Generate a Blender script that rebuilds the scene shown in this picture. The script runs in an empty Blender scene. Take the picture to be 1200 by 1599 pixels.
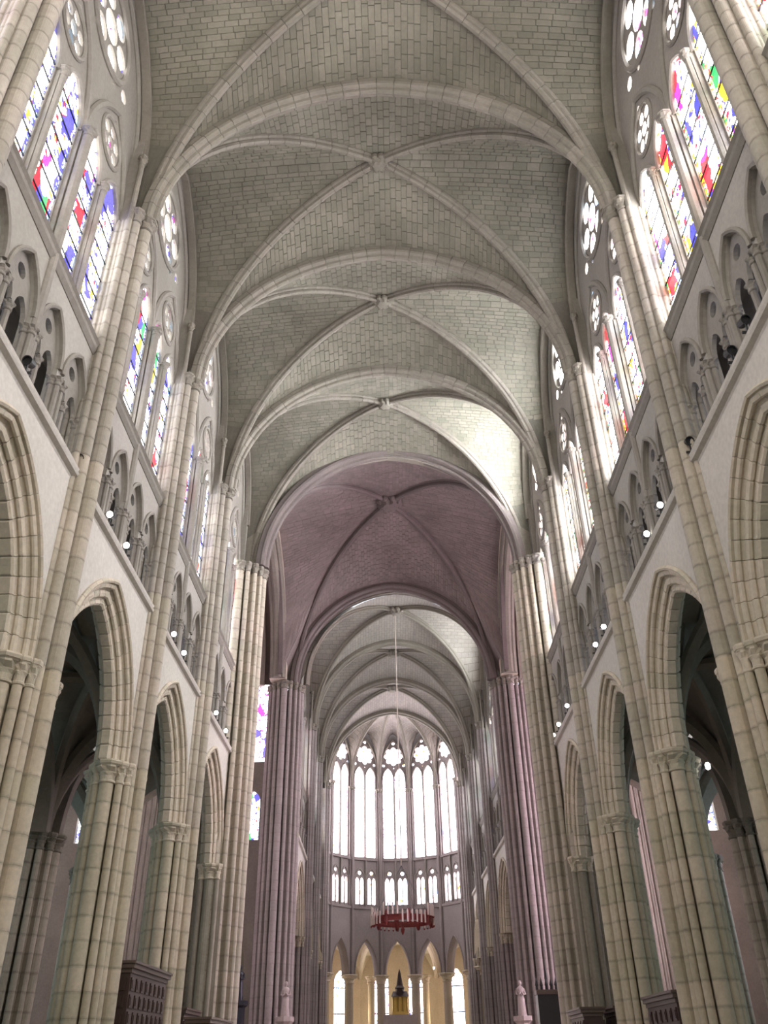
import bpy, math, random
from mathutils import Vector, Matrix
from mathutils.geometry import tessellate_polygon

random.seed(7)
SC = bpy.context.scene
COL = SC.collection
PI = math.pi

# ------------------------------------------------------------------ camera
CAM = Vector((0.1144, 0.0, 1.65))
PITCH, YAW, ROLL, FPX = 0.5752, -0.0083, -0.0187, 1322.3
_F = Vector((math.sin(YAW) * math.cos(PITCH), math.cos(YAW) * math.cos(PITCH), math.sin(PITCH)))
_R0 = Vector((math.cos(YAW), -math.sin(YAW), 0))
_U0 = _R0.cross(_F)
_R = _R0 * math.cos(ROLL) + _U0 * math.sin(ROLL)
_U = _U0 * math.cos(ROLL) - _R0 * math.sin(ROLL)
cd = bpy.data.cameras.new('camera')
cam = bpy.data.objects.new('camera', cd)
COL.objects.link(cam)
mw = Matrix.Identity(4)
for i in range(3):
    mw[i][0], mw[i][1], mw[i][2], mw[i][3] = _R[i], _U[i], -_F[i], CAM[i]
cam.matrix_world = mw
cd.sensor_fit = 'VERTICAL'
cd.sensor_height = 36.0
cd.lens = FPX / 1599 * 36.0
cd.clip_end = 400
SC.camera = cam


def pix(p):
    d = Vector(p) - CAM
    z = d.dot(_F)
    if z < 0.1:
        return None
    return 600 + FPX * d.dot(_R) / z, 799.5 - FPX * d.dot(_U) / z, z


# ------------------------------------------------------------------ world, exposure
w = bpy.data.worlds.new('overcast_sky')
SC.world = w
w.use_nodes = True
w.node_tree.nodes['Background'].inputs[0].default_value = (0.86, 0.92, 1.0, 1)
w.node_tree.nodes['Background'].inputs[1].default_value = 1.0
SC.view_settings.view_transform = 'Standard'
SC.view_settings.look = 'None'
SC.view_settings.gamma = 1.0
SC.view_settings.use_curve_mapping = False
SC.view_settings.exposure = 0.5
try:
    SC.cycles.max_bounces = 7
    SC.cycles.diffuse_bounces = 3
    SC.cycles.glossy_bounces = 2
    SC.cycles.use_denoising = True
    SC.cycles.sample_clamp_indirect = 4.0
    SC.cycles.caustics_reflective = False
    SC.cycles.caustics_refractive = False
except Exception:
    pass
# brightness of the daylit glass
LIT = dict(left=5.0, right=14.0, west=12.0, apse=9.0, transept=8.0, sun_transept=34.0, aisle=2.0, low=1.6)

# ------------------------------------------------------------------ materials


class NT:
    def __init__(s, name):
        s.m = bpy.data.materials.new(name)
        s.m.use_nodes = True
        s.t = s.m.node_tree
        s.b = s.t.nodes['Principled BSDF']

    def n(s, typ, **kw):
        n = s.t.nodes.new(typ)
        for k, v in kw.items():
            if k.startswith('i_'):
                n.inputs[k[2:].replace('_', ' ')].default_value = v
            elif k.startswith('x'):
                n.inputs[int(k[1:])].default_value = v
            else:
                setattr(n, k, v)
        return n

    def l(s, a, b):
        s.t.links.new(a, b)

    def math(s, op, a, b=None, c=None):
        n = s.t.nodes.new('ShaderNodeMath')
        n.operation = op
        for i, v in enumerate((a, b, c)):
            if v is None:
                continue
            if isinstance(v, (int, float)):
                n.inputs[i].default_value = v
            else:
                s.l(v, n.inputs[i])
        return n.outputs[0]

    def mix(s, f, a, b, blend='MIX'):
        n = s.t.nodes.new('ShaderNodeMix')
        n.data_type = 'RGBA'
        n.blend_type = blend
        n.clamp_factor = True
        for sock, v in ((n.inputs[0], f), (n.inputs[6], a), (n.inputs[7], b)):
            if isinstance(v, (int, float)):
                sock.default_value = v
            elif isinstance(v, tuple):
                sock.default_value = v + (1,) if len(v) == 3 else v
            else:
                s.l(v, sock)
        return n.outputs[2]

    def ramp(s, f, stops, const=False):
        n = s.t.nodes.new('ShaderNodeValToRGB')
        cr = n.color_ramp
        if const:
            cr.interpolation = 'CONSTANT'
        while len(cr.elements) < len(stops):
            cr.elements.new(0.5)
        for e, (p, c) in zip(cr.elements, stops):
            e.position = p
            e.color = c + (1,) if len(c) == 3 else c
        s.l(f, n.inputs[0])
        return n.outputs[0]


def stone(name, base, dark, var=0.25, rough=0.85, scale=0.55, joint=None, island=False, brick=None, jk=.72, stain=0.5, bump=0.25):
    k = NT(name)
    geo = k.n('ShaderNodeNewGeometry')
    n1 = k.n('ShaderNodeTexNoise', i_Scale=scale, i_Detail=5.0, i_Roughness=0.6)
    k.l(geo.outputs['Position'], n1.inputs['Vector'])
    n2 = k.n('ShaderNodeTexNoise', i_Scale=9.0, i_Detail=4.0, i_Roughness=0.65)
    k.l(geo.outputs['Position'], n2.inputs['Vector'])
    f = k.math('MULTIPLY', k.ramp(n1.outputs[0], [(0.38, (1, 1, 1)), (0.66, (0, 0, 0))]), stain)
    col = k.mix(f, base, dark)
    oi = k.n('ShaderNodeObjectInfo')
    r = oi.outputs['Random']
    if island:
        r = k.math('FRACT', k.math('ADD', k.math('MULTIPLY', geo.outputs['Random Per Island'], 7.31), r))
    v = k.math('ADD', k.math('MULTIPLY', r, var), 1 - var / 2)
    v = k.math('MULTIPLY', v, k.math('ADD', k.math('MULTIPLY', n2.outputs[0], 0.5), 0.75))
    if joint:
        tc = k.n('ShaderNodeTexCoord')
        sx = k.n('ShaderNodeSeparateXYZ')
        k.l(tc.outputs['Object'], sx.inputs[0])
        z = sx.outputs[2]
        h = joint
        d = k.math('MINIMUM', z, k.math('SUBTRACT', h, z))
        d = k.math('ADD', d, k.math('MULTIPLY', k.math('SUBTRACT', n2.outputs[0], 0.5), 0.06))
        g = k.n('ShaderNodeMapRange', x1=0.0, x2=0.055, x3=jk, x4=1.0)
        k.l(d, g.inputs[0])
        v = k.math('MULTIPLY', v, g.outputs[0])
    hv = k.n('ShaderNodeHueSaturation')
    k.l(k.math('ADD', k.math('MULTIPLY', r, -0.02), 0.51), hv.inputs['Hue'])
    k.l(v, hv.inputs['Value'])
    k.l(col, hv.inputs['Color'])
    col = hv.outputs[0]
    if brick:
        tc = k.n('ShaderNodeUVMap')
        bt = k.n('ShaderNodeTexBrick', i_Scale=1.0)
        bt.inputs['Color1'].default_value = (0.9, 0.9, 0.9, 1)
        bt.inputs['Color2'].default_value = (1.08, 1.06, 1.02, 1)
        bt.inputs['Mortar'].default_value = (0.6, 0.58, 0.55, 1)
        bt.inputs['Mortar Size'].default_value = 0.012
        bt.inputs['Brick Width'].default_value = brick[0]
        bt.inputs['Row Height'].default_value = brick[1]
        k.l(tc.outputs[0], bt.inputs['Vector'])
        col = k.mix(1.0, col, bt.outputs['Color'], 'MULTIPLY')
    k.l(col, k.b.inputs['Base Color'])
    k.b.inputs['Roughness'].default_value = rough
    bp = k.n('ShaderNodeBump', i_Strength=bump, i_Distance=0.02)
    k.l(n2.outputs[0], bp.inputs['Height'])
    k.l(bp.outputs[0], k.b.inputs['Normal'])
    return k.m


def plain(name, col, rough=0.6, metal=0.0, emit=None, strength=0):
    k = NT(name)
    n = k.n('ShaderNodeTexNoise', i_Scale=14.0, i_Detail=3.0)
    k.l(k.mix(n.outputs[0], tuple(c * 0.75 for c in col), tuple(min(1, c * 1.2) for c in col)), k.b.inputs['Base Color'])
    k.b.inputs['Roughness'].default_value = rough
    k.b.inputs['Metallic'].default_value = metal
    if emit:
        k.b.inputs['Emission Color'].default_value = emit + (1,)
        k.b.inputs['Emission Strength'].default_value = strength
    return k.m


W_ = (1.0, 0.98, 0.95)
RED, BLUE, YEL, GRN, MAG, SKY, DKR = (.22, .006, .012), (.035, .03, .24), (.26, .2, .02), (.02, .16, .05), (.22, .02, .15), (.3, .5, .75), (.12, .01, .02)


def glass(name, strength, big, small, amount=0.5, border=(BLUE, W_, BLUE, SKY), tint=(1, 1, 1), leads=0.2):
    """painted stained glass lit from outside: patches of coloured panes, small pieces, leads and a coloured border"""
    k = NT(name)
    uv = k.n('ShaderNodeUVMap')
    oi = k.n('ShaderNodeObjectInfo')
    cmb = k.n('ShaderNodeCombineXYZ')
    k.l(k.math('MULTIPLY', oi.outputs['Random'], 3.0), cmb.inputs[0])
    k.l(k.math('MULTIPLY', oi.outputs['Random'], 97.0), cmb.inputs[1])
    add = k.n('ShaderNodeVectorMath', operation='ADD')
    k.l(uv.outputs[0], add.inputs[0])
    k.l(cmb.outputs[0], add.inputs[1])
    nz = k.n('ShaderNodeTexNoise', i_Scale=2.5, i_Detail=2.0)
    k.l(add.outputs[0], nz.inputs['Vector'])
    ad2 = k.n('ShaderNodeVectorMath', operation='MULTIPLY_ADD')
    k.l(nz.outputs['Color'], ad2.inputs[0])
    ad2.inputs[1].default_value = (0.5, 0.7, 0)
    k.l(add.outputs[0], ad2.inputs[2])
    sc = k.n('ShaderNodeVectorMath', operation='MULTIPLY')
    sc.inputs[1].default_value = (1.0, 0.62, 1.0)
    k.l(ad2.outputs[0], sc.inputs[0])
    v1 = k.n('ShaderNodeTexVoronoi', i_Scale=1.5)
    k.l(sc.outputs[0], v1.inputs['Vector'])
    v2 = k.n('ShaderNodeTexVoronoi', i_Scale=5.0)
    k.l(ad2.outputs[0], v2.inputs['Vector'])
    v3 = k.n('ShaderNodeTexVoronoi', i_Scale=5.0, feature='DISTANCE_TO_EDGE')
    k.l(ad2.outputs[0], v3.inputs['Vector'])
    s1 = k.n('ShaderNodeSeparateColor')
    k.l(v1.outputs['Color'], s1.inputs[0])
    s2 = k.n('ShaderNodeSeparateColor')
    k.l(v2.outputs['Color'], s2.inputs[0])

    def pal(sock, cols):
        return k.ramp(sock, [(i / len(cols), c) for i, c in enumerate(cols)], True)
    cb = pal(s1.outputs[0], big)
    cs = pal(s2.outputs[0], small)
    col = k.mix(k.math('LESS_THAN', s1.outputs[1], amount), cs, cb)
    sx = k.n('ShaderNodeSeparateXYZ')
    k.l(uv.outputs[0], sx.inputs[0])
    au = k.math('ABSOLUTE', sx.outputs[0])
    if border:
        v4 = k.n('ShaderNodeTexVoronoi', i_Scale=9.0)
        k.l(add.outputs[0], v4.inputs['Vector'])
        s4 = k.n('ShaderNodeSeparateColor')
        k.l(v4.outputs['Color'], s4.inputs[0])
        col = k.mix(k.math('GREATER_THAN', au, 0.84), col, pal(s4.outputs[0], list(border)))
    if leads:
        g = k.n('ShaderNodeMapRange', x1=0.0, x2=0.035, x3=leads, x4=1.0)
        k.l(v3.outputs['Distance'], g.inputs[0])
        col = k.mix(1.0, col, g.outputs[0], 'MULTIPLY')
    col = k.mix(1.0, col, tint, 'MULTIPLY')
    k.b.inputs['Base Color'].default_value = (0.05, 0.05, 0.06, 1)
    k.b.inputs['Roughness'].default_value = 0.25
    k.l(col, k.b.inputs['Emission Color'])
    k.b.inputs['Emission Strength'].default_value = strength
    return k.m


M = {}
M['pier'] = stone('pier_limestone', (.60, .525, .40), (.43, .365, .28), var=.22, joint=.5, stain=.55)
M['pier_up'] = stone('upper_pier_limestone', (.41, .37, .315), (.28, .25, .215), var=.2, joint=.5, stain=.65)  # darker, greyer tone of the pier stone for upper courses
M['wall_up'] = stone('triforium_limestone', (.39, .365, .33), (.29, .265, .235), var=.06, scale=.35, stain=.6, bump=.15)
M['rib_dark'] = stone('crossing_rib_limestone', (.17, .14, .13), (.11, .09, .085), var=.16, stain=.6)
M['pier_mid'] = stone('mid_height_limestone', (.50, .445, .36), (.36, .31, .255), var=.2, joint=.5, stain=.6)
M['pier_pink_cast'] = stone('crossing_limestone', (.34, .295, .28), (.245, .21, .205), var=.1, joint=.5, stain=.5, jk=.86)  # mauve cast of the window light mixed into this limestone's colour
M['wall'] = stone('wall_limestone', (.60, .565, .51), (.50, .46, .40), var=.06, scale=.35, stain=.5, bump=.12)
M['arch'] = stone('arch_limestone', (.60, .53, .42), (.46, .40, .31), var=.2, stain=.5)
M['tracery'] = stone('tracery_limestone', (.29, .265, .235), (.21, .19, .165), var=.08, stain=.5)
M['rib'] = stone('rib_limestone', (.265, .24, .20), (.18, .16, .135), var=.16, stain=.6)
M['web'] = stone('mortar', (.17, .155, .13), (.12, .11, .09), var=.0, stain=.6)
M['vstone'] = stone('vault_stone', (.245, .228, .182), (.145, .133, .103), var=.26, island=True, scale=.3, stain=.85)
M['vault_far'] = stone('far_vault_stone', (.36, .33, .30), (.27, .245, .22), var=.0, scale=.3, stain=.7, brick=(.5, .24))
M['xing'] = stone('crossing_vault_stone', (.225, .185, .17), (.15, .12, .11), var=.22, island=True, scale=.3, stain=.8)  # rosy cast of the transept windows put into the stone colour
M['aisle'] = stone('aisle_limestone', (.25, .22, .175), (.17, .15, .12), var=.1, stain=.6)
M['warm'] = stone('ambulatory_limestone', (.50, .43, .31), (.40, .33, .23), var=.1, stain=.5)
M['floor'] = stone('floor_slabs', (.34, .31, .27), (.24, .22, .2), var=.0, brick=(1.0, .5), stain=.5)
M['lead'] = plain('saddle_iron', (.03, .03, .035), .6, .3)
M['black'] = plain('black_enamel', (.02, .02, .022), .45)
M['lens'] = plain('lamp_lens', (.9, .9, .9), .3, 0, (1.0, .97, .9), 14.0)
M['wood'] = plain('dark_oak', (.055, .03, .024), .5)
M['wood2'] = plain('dark_oak_cornice', (.12, .085, .07), .5)
M['gold'] = plain('gilt', (.62, .42, .12), .35, .8)
M['red'] = plain('red_paint', (.22, .03, .025), .5)
M['candle'] = plain('candle_wax', (.85, .72, .68), .5)
M['rope'] = plain('pale_rope', (.75, .66, .58), .8)
M['bronze'] = plain('dark_bronze', (.035, .035, .045), .4, .5)
M['marble'] = plain('weathered_marble', (.50, .42, .40), .5)
BIGL = (RED, W_, BLUE, RED, W_, YEL, BLUE, GRN, W_, MAG, BLUE, W_)
SMALL = (W_, W_, BLUE, W_, W_, SKY, W_, DKR, W_, W_, BLUE, W_, YEL, W_)
M['glass_left'] = glass('stained_glass_north', LIT['left'], BIGL, SMALL, .42)
DEEP = dict([(RED, (.2, .003, .006)), (BLUE, (.008, .008, .15)), (YEL, (.2, .13, .004)), (GRN, (.004, .08, .015)), (MAG, (.18, .005, .1)), (DKR, (.07, .003, .01))])
M['glass_right'] = glass('stained_glass_south', LIT['right'], [DEEP.get(c, c) for c in BIGL], [DEEP.get(c, c) for c in SMALL], .42, [DEEP.get(c, c) for c in (YEL, W_, GRN, W_, RED)])
M['rose_left'] = glass('rose_glass_north', LIT['left'], (W_, W_, W_, SKY), (W_, W_, W_, BLUE, W_, W_, MAG, W_), .4, None)
M['rose_right'] = glass('rose_glass_south', LIT['right'], (W_, W_, W_, SKY), (W_, W_, W_, W_, W_, MAG, W_), .4, None)
M['west_rose'] = glass('west_rose_glass', LIT['west'], (W_, W_, W_, YEL), (W_, W_, W_, SKY, W_, W_, YEL, W_), .4, None, (1, .97, .86))
M['clear'] = plain('clear_glass', (.8, .85, .9), .2, 0, (.92, .96, 1.0), 130.0)
M['clear_soft'] = plain('clear_glass_hazy', (.8, .85, .9), .2, 0, (.92, .96, 1.0), 45.0)
M['glass_apse'] = glass('stained_glass_apse', LIT['apse'], (W_, W_, W_, W_, SKY, W_, W_, W_), (W_, W_, W_, W_, W_, W_, W_, SKY, W_, W_, W_, YEL), .5, (BLUE, W_, MAG, W_, W_), (1, .91, 1.0), .6)
M['glass_tri'] = glass('triforium_glass', LIT['low'], (BLUE, SKY, BLUE, W_, YEL), (W_, BLUE, SKY, W_, RED, SKY), .5)
M['glass_trans'] = glass('stained_glass_transept', LIT['transept'], (MAG, W_, MAG, W_, BLUE, W_), (W_, MAG, W_, W_, SKY, W_), .4, (RED, W_, BLUE, W_), (1.0, .86, .94))
M['glass_trans_sun'] = glass('stained_glass_south_transept', LIT['sun_transept'], (MAG, W_, W_, W_, BLUE, W_), (W_, MAG, W_, W_, SKY, W_), .3, (RED, W_, BLUE, W_), (1.0, .84, .94))
M['glass_aisle'] = glass('stained_glass_aisle', LIT['aisle'], (BLUE, SKY, W_, GRN), (W_, SKY, W_, BLUE), .4, (BLUE, W_, SKY), (.75, 1, .95))

# ------------------------------------------------------------------ mesh helpers


def mesh(name, verts, faces, mat, uv=None, smooth=False):
    me = bpy.data.meshes.new(name)
    me.from_pydata([tuple(v) for v in verts], [], faces)
    me.materials.append(mat)
    if uv:
        lay = me.uv_layers.new(name='UVMap')
        for i, lp in enumerate(me.loops):
            lay.data[i].uv = uv[lp.vertex_index]
    if smooth:
        me.shade_smooth()
    me.update()
    return me


def obj(name, me, parent=None, loc=(0, 0, 0), rot=(0, 0, 0), scale=(1, 1, 1), **props):
    o = bpy.data.objects.new(name, me)
    COL.objects.link(o)
    o.location, o.rotation_euler, o.scale = loc, rot, scale
    if parent is not None:
        o.parent = parent
    for a, b in props.items():
        o[a] = b
    return o


def dup(root, loc, rotz=0.0, scale=(1, 1, 1), **props):
    r = root.copy()
    COL.objects.link(r)
    r.location, r.rotation_euler, r.scale = loc, (0, 0, rotz), scale
    for a, b in props.items():
        r[a] = b
    for ch in root.children:
        c = ch.copy()
        COL.objects.link(c)
        c.parent = r
        for g in ch.children:
            d = g.copy()
            COL.objects.link(d)
            d.parent = c
    return r


class B:
    """collects shapes into one mesh"""

    def __init__(s):
        s.v, s.f = [], []

    def add(s, v, f):
        o = len(s.v)
        s.v += [Vector(p) for p in v]
        s.f += [tuple(i + o for i in q) for q in f]
        return s

    def box(s, x0, x1, y0, y1, z0, z1):
        v = [(x, y, z) for z in (z0, z1) for y in (y0, y1) for x in (x0, x1)]
        return s.add(v, [(0, 2, 3, 1), (4, 5, 7, 6), (0, 1, 5, 4), (2, 6, 7, 3), (0, 4, 6, 2), (1, 3, 7, 5)])

    def plate(s, loops, x0, x1):
        """loops of (y,z): the outline, then holes; solid between x0 and x1"""
        tl = [[Vector((p[0], p[1], 0)) for p in lp] for lp in loops]
        tris = tessellate_polygon(tl)
        flat = [p for lp in loops for p in lp]
        n = len(flat)
        v = [(x0, p[0], p[1]) for p in flat] + [(x1, p[0], p[1]) for p in flat]
        f = [tuple(t) for t in tris] + [tuple(i + n for i in reversed(t)) for t in tris]
        o = 0
        for lp in loops:
            m = len(lp)
            for i in range(m):
                a, b = o + i, o + (i + 1) % m
                f.append((a, b, b + n, a + n))
            o += m
        return s.add(v, f)

    def sweep(s, path, bn, prof, closed=False, caps=True, scales=None):
        m, k = len(path), len(prof)
        bn = Vector(bn).normalized()
        v = []
        for i, p in enumerate(path):
            if closed:
                t = path[(i + 1) % m] - path[i - 1]
            else:
                t = path[min(i + 1, m - 1)] - path[max(i - 1, 0)]
            n = bn.cross(t).normalized()
            sc = scales[i] if scales else 1.0
            v += [p + n * (a * sc) + bn * (b * sc) for a, b in prof]
        f = []
        for i in range(m if closed else m - 1):
            j = (i + 1) % m
            for q in range(k):
                r = (q + 1) % k
                f.append((i * k + q, i * k + r, j * k + r, j * k + q))
        if caps and not closed:
            f += [tuple(range(k)), tuple(range((m - 1) * k, m * k))]
        return s.add(v, f)

    def lathe(s, rz, n=16, cx=0, cy=0, mod=None):
        v = []
        for i, (r, z) in enumerate(rz):
            for j in range(n):
                a = 2 * PI * j / n
                q = r * (1 + (mod(i, a) if mod else 0))
                v.append((cx + q * math.cos(a), cy + q * math.sin(a), z))
        f = []
        for i in range(len(rz) - 1):
            for j in range(n):
                h = (j + 1) % n
                f.append((i * n + j, i * n + h, (i + 1) * n + h, (i + 1) * n + j))
        f += [tuple(range(n)), tuple(range((len(rz) - 1) * n, len(rz) * n))]
        return s.add(v, f)

    def me(s, name, mat, smooth=False):
        return mesh(name, s.v, s.f, mat, smooth=smooth)


def arch(a, h, c=0.0, n=14):
    """pointed arch from (+a,0) over (0,h) to (-a,0)"""
    R = a + c
    th = math.acos(c / R)
    k = h / (R * math.sin(th))
    half = [(-c + R * math.cos(th * i / n), R * math.sin(th * i / n) * k) for i in range(n + 1)]
    return half + [(-x, z) for x, z in reversed(half[:-1])]


def lancet(yc, hw, zb, zs, rise, c=None, n=8):
    c = hw if c is None else c
    return [(yc - hw, zb), (yc + hw, zb)] + [(yc + x, zs + z) for x, z in arch(hw, rise, c, n)]


def circle(yc, zc, r, n=24, ph=0.0):
    return [(yc + r * math.cos(2 * PI * i / n + ph), zc + r * math.sin(2 * PI * i / n + ph)) for i in range(n)]


def foil(yc, zc, r0, r1, d, k, ph=0.0, n=14):
    return [circle(yc, zc, r0, n)] + [circle(yc + d * math.cos(2 * PI * i / k + ph), zc + d * math.sin(2 * PI * i / k + ph), r1, n) for i in range(k)]


def wallpath(x, pts):
    return [Vector((x, p[0], p[1])) for p in pts]


def pane(name, loop, x, mat, hw, yc, zb, parent):
    t = tessellate_polygon([[Vector((p[0], p[1], 0)) for p in loop]])
    me = mesh(name, [(x, p[0], p[1]) for p in loop], [tuple(q) for q in t], mat, uv=[((p[0] - yc) / hw, (p[1] - zb) / hw) for p in loop])
    return obj(name, me, parent)


def ngon(r, n=6, ph=0.0, sx=1.0):
    return [(r * math.cos(2 * PI * i / n + ph), sx * r * math.sin(2 * PI * i / n + ph)) for i in range(n)]


def lens_at(path):
    L = [0.0]
    for a, b in zip(path, path[1:]):
        L.append(L[-1] + (b - a).length)
    return L


def cut(path, L, s):
    s = max(0.0, min(L[-1], s))
    for i in range(len(L) - 1):
        if s <= L[i + 1]:
            t = (s - L[i]) / max(1e-9, L[i + 1] - L[i])
            return path[i].lerp(path[i + 1], t)
    return path[-1]


def voussoirs(path, bn, prof, count, name, mat, parent, gap=0.006):
    """cut a moulded arch into separate wedge stones with open joints"""
    L = lens_at(path)
    T = L[-1]
    out = []
    for i in range(count):
        s0, s1 = T * i / count + gap, T * (i + 1) / count - gap
        e = min(0.03, (s1 - s0) * 0.2)
        st = [s0, s0 + e] + [s0 + (s1 - s0) * q for q in (.5,)] + [s1 - e, s1]
        # tangents from neighbours on the full path
        bnv = Vector(bn).normalized()
        v, k = [], len(prof)
        for q, s in enumerate(st):
            p = cut(path, L, s)
            t = cut(path, L, s + .05) - cut(path, L, s - .05)
            n = bnv.cross(t).normalized()
            c = .965 if q in (0, 4) else 1.0
            v += [p + n * (a * c) + bnv * (b * c) for a, b in prof]
        f = []
        for q in range(4):
            for r in range(k):
                z = (r + 1) % k
                f.append((q * k + r, q * k + z, (q + 1) * k + z, (q + 1) * k + r))
        f += [tuple(range(k)), tuple(range(4 * k, 5 * k))]
        out.append(obj(name, mesh(name, v, f, mat), parent))
    return out


def star(circles, boxes, N=100, cx=0.0, cy=0.0):
    """outline of a bundle of round shafts round a core, as seen from its middle"""
    pts = []
    for i in range(N):
        a = 2 * PI * i / N
        dx, dy = math.cos(a), math.sin(a)
        best = 0.05
        for (x, y, r) in circles:
            x, y = x - cx, y - cy
            b = x * dx + y * dy
            d = r * r - (x * x + y * y - b * b)
            if d >= 0 and b > 0:
                best = max(best, b + math.sqrt(d))
        for (hx, hy) in boxes:
            t = min(hx / abs(dx) if abs(dx) > 1e-6 else 1e9, hy / abs(dy) if abs(dy) > 1e-6 else 1e9)
            best = max(best, t)
        pts.append((cx + best * dx, cy + best * dy, best, a))
    return pts


def course_mesh(name, pts, h, mat, cx=0.0, cy=0.0):
    """one course of a clustered pier, edges eased at the joints"""
    n = len(pts)
    v = []
    for z, ins in ((0.0, .006), (.008, 0.0), (h - .008, 0.0), (h, .006)):
        for (x, y, r, a) in pts:
            k = (r - ins) / r
            v.append((cx + (x - cx) * k, cy + (y - cy) * k, z))
    f = []
    for i in range(3):
        for j in range(n):
            q = (j + 1) % n
            f.append((i * n + j, i * n + q, (i + 1) * n + q, (i + 1) * n + j))
    f += [tuple(range(n)), tuple(range(3 * n, 4 * n))]
    return mesh(name, v, f, mat)


_caps = {}


def capital(parent, x, y, z, r, h=.5, mat='arch', rot=0.0, wide=1.75):
    """leafy bell capital with an astragal, and its moulded abacus"""
    key = (round(r, 3), round(h, 3), mat, wide)
    if key not in _caps:
        hb = h * .74
        rz = [(r * 1.0, 0), (r * 1.22, .02), (r * 1.22, .06), (r * 1.03, .08), (r * 1.08, hb * .45), (r * 1.25, hb * .6), (r * 1.2, hb * .68), (r * 1.5, hb * .9), (r * wide * .9, hb)]
        lv = [0, 0, 0, 0, .05, .16, .0, .2, .1]
        b = B().lathe(rz, 16, mod=lambda i, a: lv[i] * (1 if math.cos(4 * a + (PI if i > 5 else 0)) > 0 else -.4))
        ab = B()
        for r0, r1, z0, z1 in ((.86, .95, hb, hb + h * .07), (1.0, 1.06, hb + h * .07, hb + h * .18), (1.06, .98, hb + h * .18, h)):
            v = [(rr * r * wide * 1.1 * math.cos(PI / 4 * k + PI / 8), rr * r * wide * 1.1 * math.sin(PI / 4 * k + PI / 8), zz) for rr, zz in ((r0, z0), (r1, z1)) for k in range(8)]
            ab.add(v, [(k, (k + 1) % 8, 8 + (k + 1) % 8, 8 + k) for k in range(8)] + [tuple(range(8)), tuple(range(8, 16))])
        _caps[key] = (b.me('capital', M[mat]), ab.me('abacus', M[mat]))
    c = obj('capital', _caps[key][0], parent, (x, y, z), (0, 0, rot))
    obj('abacus', _caps[key][1], c)
    return c


# ------------------------------------------------------------------ measures
YB = [15.29 + 6.61 * k for k in range(-3, 4)]   # nave piers; the camera stands between the first two
BAY = 6.61
ZC, ZV = 8.05, 21.37                 # arcade and vault capitals
XF = 6.75                            # wall face
MIDS = {}


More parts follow.
